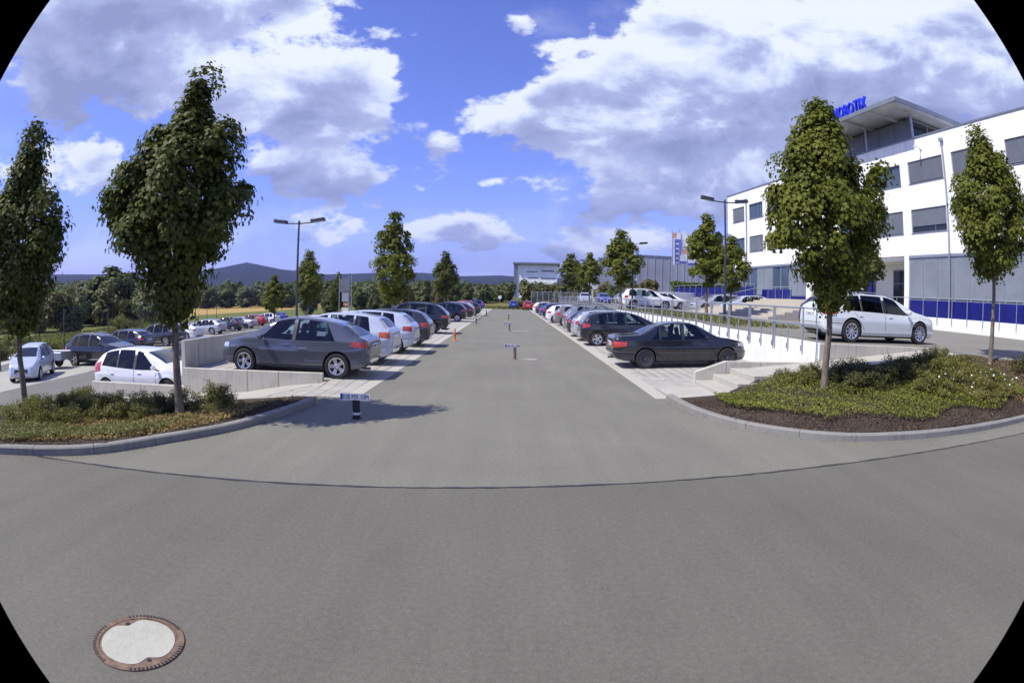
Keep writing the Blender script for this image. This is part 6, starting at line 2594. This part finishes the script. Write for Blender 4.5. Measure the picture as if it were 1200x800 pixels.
def ground_floor():
    # glazed bays right of the entrance (s < 27.95) and left (s > 41.1)
    for a, b, n, zb in ((14.6, 27.95, 9, 3.02), (S0 + .4, 14.2, 13, 3.02), (41.1, 55.9, 10, 3.05)):
        for q in range(n):
            x0, x1 = lerp(a, b, q / n), lerp(a, b, (q + 1) / n)
            fr = MB()
            f = .05
            fr.box(x0, x0 + f, .10, .20, zb, 5.85)
            fr.box(x1 - f, x1, .10, .20, zb, 5.85)
            fr.box(x0 + f, x1 - f, .10, .20, zb, zb + f)
            fr.box(x0 + f, x1 - f, .10, .20, 5.78, 5.85)
            w_ = fr.build('glazed_bay', M_galv, BLD)
            g = MB()
            g.box(x0 + f, x1 - f, .15, .165, zb + f, 5.78)
            g.build('pane', M_reflglass, w_)
            bl = MB()
            if a < 30 or q % 4 in (0, 1):
                n2 = 44
                for k2 in range(n2):
                    zz = 5.72 - k2 * .06
                    bl.add([(x0 + f, .075, zz), (x1 - f, .075, zz), (x1 - f, .092, zz + .05), (x0 + f, .092, zz + .05)], [(0, 1, 2, 3)])
                bl.build('blind', M_blindg, w_, kind='stuff')
        mb = MB()
        mb.box(a, b, .0, .30, 5.85, 6.015)
        mb.build('lintel', M_galv, BLD)
        # blue enamel panels under the glazing
        n3 = n
        for q in range(n3):
            x0, x1 = lerp(a, b, q / n3), lerp(a, b, (q + 1) / n3)
            mb = MB()
            mb.cbox(x0 + .012, x1 - .012, .03, .12, 1.865, zb - .004, .008)
            mb.build('blue_panel', M_bpanel, BLD)
    # entrance recess between s 28.4 and 40.3
    mb = MB()
    mb.box(28.45, 40.28, 3.4, 3.6, 2.6, 5.76)
    mb.build('recess_wall', M_white, BLD)
    mb = MB()
    mb.box(28.43, 40.29, .33, 5.9, 2.3, 2.62)
    mb.build('entrance_floor', M_step, BLD)
    for x0, x1 in ((29.2, 31.0), (31.1, 32.9), (35.2, 36.9), (37.0, 38.8)):
        fr = MB()
        fr.box(x0, x1, 3.30, 3.4, 2.62, 2.70)
        fr.box(x0, x1, 3.30, 3.4, 5.3, 5.38)
        fr.box(x0, x0 + .07, 3.30, 3.4, 2.7, 5.3)
        fr.box(x1 - .07, x1, 3.30, 3.4, 2.7, 5.3)
        fr.box(x0 + .07, x1 - .07, 3.30, 3.4, 4.3, 4.38)
        w_ = fr.build('entrance_glazing', M_frame, BLD)
        for z0, z1 in ((2.7, 4.3), (4.38, 5.3)):
            g = MB()
            g.box(x0 + .07, x1 - .07, 3.33, 3.36, z0, z1)
            g.build('pane', M_screen, w_)
    for x, m_ in ((36.9, M_bpanel), (33.2, M_bpanel), (34.3, M_white)):
        mb = MB()
        mb.tube((x, .9, 2.62), (x, .9, 5.76), .22 if m_ is M_bpanel else .16, 20)
        mb.build('column', m_, BLD, smooth=40)
    for s_, zt_ in ((23.83, 13.33), (52.0, 12.95), (9.9, 13.3)):
        mb = MB()
        mb.tube((s_, -.11, 1.3), (s_, -.11, zt_), .055, 10)
        mb.box(s_ - .16, s_ + .16, -.22, -.003, zt_, zt_ + .22)
        mb.build('downpipe', M_galv, BLD, smooth=40)
    mb = MB()
    mb.tube((26.0, -.02, 13.3), (26.0, -.45, 13.25), .03, 8)
    mb.tube((26.0, -.45, 13.32), (26.0, -.75, 13.22), .07, 10)
    mb.box(25.9, 26.1, -.1, -.003, 13.15, 13.4)
    mb.build('wall_camera', M_white, BLD)


ground_floor()


def penthouse():
    # steel canopy over the set-back glass storey
    zc = 16.35
    s0, s1 = 26.2, 38.6
    mb = MB()
    mb.box(s0, s1, -1.95, 9.5, zc, zc + .06)
    for s_ in np.arange(s0 + .02, s1, 3.04):
        mb.box(s_, s_ + .16, -1.94, 9.4, zc - .22, zc - .002)
    mb.build('canopy_soffit', M_soffit, BLD)
    mb = MB()
    mb.box(s0 - .1, s1, -2.08, -1.952, zc - .10, zc + .22)
    mb.box(s0 - .1, s0 - .002, -1.952, 9.5, zc - .10, zc + .22)
    mb.box(s0 + .1, s1, -1.90, 9.4, zc + .062, zc + .20)
    mb.build('canopy_edge', M_roof, BLD)
    for s_, d_ in ((27.6, 1.0), (27.6, 8.6), (33.0, 1.0), (38.0, 1.0)):
        mb = MB()
        mb.tube((s_ - .5, d_ - .5, 13.5), (s_ - .5, d_ - .5, zc - .22), .11, 12)
        mb.build('canopy_post', M_galv, BLD, smooth=40)
    # glass walls: front (s 27.9..47) and end (depth 1.2..9)
    n = 5
    for q in range(n):
        x0, x1 = lerp(27.9, 37.6, q / n), lerp(27.9, 37.6, (q + 1) / n)
        fr = MB()
        f = .06
        fr.box(x0, x0 + f, 1.2, 1.3, 13.5, 16.1)
        fr.box(x1 - f, x1, 1.2, 1.3, 13.5, 16.1)
        fr.box(x0 + f, x1 - f, 1.2, 1.3, 13.5, 13.6)
        fr.box(x0 + f, x1 - f, 1.2, 1.3, 16.0, 16.1)
        w_ = fr.build('glazed_bay', M_frame, BLD)
        g = MB()
        g.box(x0 + f, x1 - f, 1.24, 1.26, 13.6, 16.0)
        g.build('pane', M_blind, w_)
    for q in range(4):
        y0, y1 = lerp(1.3, 9.0, q / 4), lerp(1.3, 9.0, (q + 1) / 4)
        fr = MB()
        fr.box(27.8, 27.9, y0, y0 + .06, 13.5, 16.1)
        fr.box(27.8, 27.9, y1 - .06, y1, 13.5, 16.1)
        fr.box(27.8, 27.9, y0 + .06, y1 - .06, 16.0, 16.1)
        w_ = fr.build('glazed_bay', M_frame, BLD)
        g = MB()
        g.box(27.84, 27.86, y0 + .06, y1 - .06, 13.5, 16.0)
        g.build('pane', M_screen, w_)
    mb = MB()
    mb.box(28.2, 37.4, 1.6, 9.0, 13.5, 16.1)
    mb.build('penthouse_core', M_frame, BLD)


penthouse()


def roof_sign():
    t = thing('roof_sign', 'blue MOBOTIX letters standing on the edge of the roof canopy', 'sign')
    t.matrix_world = BM @ Matrix.Translation((0, D0, 0))
    x = 33.6
    for ch in 'MOBOTIX':
        me = text_mesh(ch, 1.0, 'letter', .12, .010)
        me.materials.clear()
        me.materials.append(M_sign)
        xs = [v.co.x for v in me.vertices]
        ys = [v.co.y for v in me.vertices]
        w_ = max(xs) - min(xs)
        hgt = .92 / (max(ys) - min(ys))
        sx = .80
        wd = w_ * sx * 1.1
        # fatten by giving the strokes real depth; letters read from the street, so x runs towards the camera
        for v in me.vertices:
            a, b, c = v.co
            v.co = (x - (a - min(xs)) * sx * 1.1, -1.9 + c * 1.0 - .0, 16.58 + (b - min(ys)) * hgt)
        me.flip_normals() if hasattr(me, 'flip_normals') else None
        put('letter', me, t)
        x -= wd + .09
    mb = MB()
    mb.box(x, 33.9, -1.93, -1.87, 16.552, 16.59)
    mb.build('support_rail', M_roof, t)


roof_sign()


def terrace():
    t = thing('entrance_steps', 'broad sandy concrete steps leading up to the office entrance', 'steps')
    t.matrix_world = BM
    n = 9
    for k_ in range(n):
        mb = MB()
        d0 = 18.6 + .62 * k_
        z1 = 1.30 + (2.62 - 1.30) * (k_ + 1) / n
        mb.cbox(29.5, 40.9, d0, d0 + .66 if k_ < n - 1 else 29.6, 1.0, z1, .02)
        mb.build('step', M_sand, t)
    mb = MB()
    for k_ in range(1):
        vs = [(40.92, 18.4, 1.0), (41.12, 18.4, 1.0), (40.92, 18.4, 1.42), (41.12, 18.4, 1.42), (40.92, 24.0, 2.74), (41.12, 24.0, 2.74), (40.92, 29.6, 2.74), (41.12, 29.6, 2.74), (40.92, 29.6, 1.0), (41.12, 29.6, 1.0)]
        mb.add(vs, [(0, 2, 4, 6, 8), (9, 7, 5, 3, 1), (0, 1, 3, 2), (2, 3, 5, 4), (4, 5, 7, 6), (6, 7, 9, 8)])
    mb.build('cheek_wall', M_conc, t)
    p = thing('blue_parapet', 'blue panelled ramp parapet with steel handrail left of the broad steps', 'parapet')
    p.matrix_world = BM
    for k_ in range(12):
        s0, s1 = 41.3 + k_ * 1.5, 41.3 + (k_ + 1) * 1.5
        mb = MB()
        mb.cbox(s0 + .02, s1 - .02, 24.6, 24.68, 2.66, 3.62, .008)
        mb.build('blue_panel', M_bpanel, p)
        mb = MB()
        mb.tube((s0, 24.55, 2.3), (s0, 24.55, 3.86), .025, 8)
        mb.build('post', M_galv, p, smooth=40)
    mb = MB()
    mb.tube((41.3, 24.55, 3.86), (59.3, 24.55, 3.86), .028, 8)
    mb.build('handrail', M_galv, p, smooth=40)
    mb = MB()
    mb.cbox(41.25, 59.4, 24.62, 29.6, 1.0, 2.655, .01)
    mb.build('terrace_body', M_step, p)
    # sloping part and the panels standing over the steps
    q_ = thing('ramp_parapet', 'blue panels above the top of the broad steps', 'parapet')
    q_.matrix_world = BM
    for k_ in range(4):
        s0 = 36.6 + k_ * 1.12
        mb = MB()
        mb.cbox(s0 + .02, s0 + 1.1, 25.2, 25.28, 2.66, 3.40, .008)
        mb.build('blue_panel', M_bpanel, q_)
        mb = MB()
        mb.tube((s0, 25.15, 2.62), (s0, 25.15, 3.62), .024, 8)
        mb.build('post', M_galv, q_, smooth=40)
    mb = MB()
    mb.tube((36.6, 25.15, 3.60), (41.1, 25.15, 3.60), .028, 8)
    mb.tube((41.1, 25.15, 3.60), (42.6, 19.5, 2.2), .028, 8)
    mb.build('handrail', M_galv, q_, smooth=40)
    # railing standing before the blue base on the right
    r = thing('base_railing', 'steel railing in front of the blue base right of the entrance', 'railing')
    r.matrix_world = BM
    mb = MB()
    mb.box(-5, 29.0, 28.5, 28.75, 1.0, 1.95)
    mb.build('plinth', M_concW, r)
    k_ = 0
    s_ = -4.0
    while s_ < 29.2:
        mb = MB()
        mb.tube((s_, 28.42, 1.55), (s_, 28.42, 3.12), .024, 8)
        mb.build('post', M_galv, r, smooth=40)
        s_ += 1.32
    mb = MB()
    mb.tube((-4.0, 28.42, 3.12), (29.2, 28.42, 3.12), .026, 8)
    mb.build('handrail', M_galv, r, smooth=40)
    w_ = thing('white_garden_wall', 'long bright white low wall behind the parked cars near the flagpoles', 'wall')
    a, b = Vector((12.0, 53.5)), Vector((24.5, 58.0))
    mb = MB()
    t2 = (b - a).normalized()
    Mx = Matrix.Translation((a.x, a.y, 0)) @ Matrix.Rotation(math.atan2(t2.y, t2.x), 4, 'Z')
    for k_ in range(6):
        mb = MB()
        L_ = (b - a).length / 6
        mb.cbox(k_ * L_ + .01, (k_ + 1) * L_ - .01, 0, .25, 1.0, 3.05, .015, 0, Mx)
        mb.build('panel', M_concW, w_)


terrace()


# ------------------------------------------------------------------ flags, sign frame, far buildings
def flag(x, y, zb, h, mats, label, sail=True):
    t = thing('flagpole', label, 'flagpole', (x, y, zb), 0, 'flagpoles beside the hedge')
    mb = MB()
    mb.tube((0, 0, 0), (0, 0, h), .07, 10, .045)
    mb.lathe([(0, h + .1), (.07, h + .04), (.05, h)], 10)
    mb.build('pole', M_galv, t, smooth=40)
    if sail:
        nx, nz = 8, 26
        w_, hh = 1.15, 4.4
        mb = MB()
        vs = []
        for j in range(nz + 1):
            for i in range(nx + 1):
                fx = i / nx
                z = h - .25 - hh * j / nz
                vs.append((.08 + w_ * fx, .10 * math.sin(3.2 * fx + z * .9) * fx, z - .10 * fx * math.sin(z)))
        for j in range(nz):
            for i in range(nx):
                mi = 0
                fx, fz = (i + .5) / nx, (j + .5) / nz
                if mats == 'b':
                    # vertical blue lettering field
                    mi = 1 if (.25 < fx < .95 and fz > .18 and not (int(fz * 26) % 4 == 0 and .35 < fx < .8)) else (2 if fz < .14 and fx < .5 else 0)
                else:
                    mi = 2 if (.52 < fz < .68 and fx > .35) else (1 if fz > .93 else 0)
                mb.add([vs[j * (nx + 1) + i], vs[j * (nx + 1) + i + 1], vs[(j + 1) * (nx + 1) + i + 1], vs[(j + 1) * (nx + 1) + i]], [(0, 1, 2, 3)], mi)
        f = mb.build('flag', [M_flagw, M_flagb, M_flago], t)
        md = f.modifiers.new('s', 'SOLIDIFY')
        md.thickness = .01


flag(21.9, 75.0, 1.6, 10.2, 'b', 'flagpole with the blue and white banner, leftmost of the row')
flag(22.95, 75.0, 1.6, 10.4, 'w', 'flagpole with the white banner bearing an orange spot')
flag(24.1, 75.0, 1.6, 10.2, 'w', 'bare-looking flagpole half behind the pointed maple, third of the row')
flag(25.4, 75.0, 1.6, 10.2, 'b', 'rightmost flagpole behind the pointed maple')


def sign_frame():
    x, y = -18.1, 60.0
    z = zlot(x)
    t = thing('sign_frame', 'tall steel frame with grey board and small orange notice beside the lower car park', 'sign', (x, y, z))
    for dx_ in (-.62, .50, .78):
        mb = MB()
        mb.tube((dx_, 0, 0), (dx_, 0, 5.5), .055, 8)
        mb.build('post', M_galv, t, smooth=40)
    for z0, z1, m_, nm, a in ((3.7, 5.1, M_roof, 'board', -.58), (2.2, 2.5, M_flago, 'notice', -.1), (2.64, 3.6, M_hall, 'lower_board', -.3), (1.55, 1.95, M_white, 'small_board', -.3)):
        mb = MB()
        mb.cbox(a, .46, -.05, .03, z0, z1, .01)
        mb.build(nm, m_, t)


sign_frame()


def small_sign(x, y, z, h, label):
    t = thing('road_sign', label, 'sign', (x, y, z))
    mb = MB()
    mb.tube((0, 0, 0), (0, 0, h), .04, 8)
    mb.build('pole', M_galv, t, smooth=40)
    mb = MB()
    mb.tube((0, -.06, h - .3), (0, -.03, h - .3), .32, 20)
    mb.build('disc', M_white, t)


small_sign(-1.9, 101, -.05, 2.4, 'small white round sign at the end of the aisle, between the blue cars')
small_sign(-14.6, 70, -1.1, 5.0, 'white round sign behind the lone tall maple')


def far_buildings():
    g = thing('far_office', 'distant white building with overhanging flat dark roof above the aisle end', 'building', (2.9, 262, 0), rad(-4))
    mb = MB()
    mb.box(0, 18.4, 0, 20, 1, 17.2)
    mb.build('wall', M_hallw, g)
    mb = MB()
    mb.box(-2.0, 19.6, -2, 22, 17.5, 18.3)
    mb.box(-1.0, 18.6, -.6, 20, 17.2, 17.5)
    mb.build('roof', M_roof, g)
    mb = MB()
    mb.box(-1.6, -.02, -.5, 18, 1, 17.2)
    mb.build('side_fin', M_frame, g)
    for x0, x1, z0, z1 in ((11.0, 17, 14.2, 14.9), (11, 17.6, 10.8, 11.4), (4.2, 9.5, 13.8, 14.3), (5, 9.5, 11, 11.5), (11.5, 17.6, 7.8, 8.4)):
        mb = MB()
        mb.box(x0, x1, -.08, -.02, z0, z1)
        mb.build('window', M_frame, g)
    h = thing('far_hall', 'large pale grey industrial hall beyond the hedge', 'building', (21.5, 140, 0), rad(3))
    mb = MB()
    mb.box(0, 9.6, -1, 40, 1, 12.2)
    mb.box(9.62, 34, -2, 40, 1, 13.3)
    mb.build('wall', M_hall, h)
    for i in range(12):
        mb = MB()
        x = 10.2 + i * 2.0
        mb.cbox(x, x + .12, -2.10, -2.002, 1, 13.25, .02)
        mb.build('cladding_rib', M_hall, h)
    mb = MB()
    mb.box(9.5, 34.1, -2.15, -1.9, 13.32, 13.55)
    mb.box(-.1, 9.49, -1.15, -.9, 12.22, 12.42)
    mb.build('roof_edge', M_roof, h)


far_buildings()


def fence_left():
    t = thing('wire_fence_posts', 'thin dark posts along the track beyond the lower car park', 'fence')
    for i in range(9):
        y = 20 + i * 9
        x = -27.2 - .36 * max(0, y - 20)
        mb = MB()
        mb.tube((x, y, zlot(x)), (x, y, zlot(x) + 3.2), .05, 6)
        mb.build('post', M_lamp, t)
    return t


fence_left()

# ------------------------------------------------------------------ air
hz = MB()
hz.box(-9000, 9000, -4500, 9000, -8.0, 420)
hm = bpy.data.materials.new('haze_air')
hm.use_nodes = True
for q in list(hm.node_tree.nodes):
    hm.node_tree.nodes.remove(q)
ht = NT(hm.node_tree)
ho = ht.n('ShaderNodeOutputMaterial')
pv = ht.n('ShaderNodeVolumePrincipled')
pv.inputs['Color'].default_value = (.36, .44, 1.0, 1)
pv.inputs['Density'].default_value = .00010
pv.inputs['Anisotropy'].default_value = .2
ht.put(ho.inputs['Volume'], pv.outputs[0])
hz.build('haze', hm, None, kind='stuff')
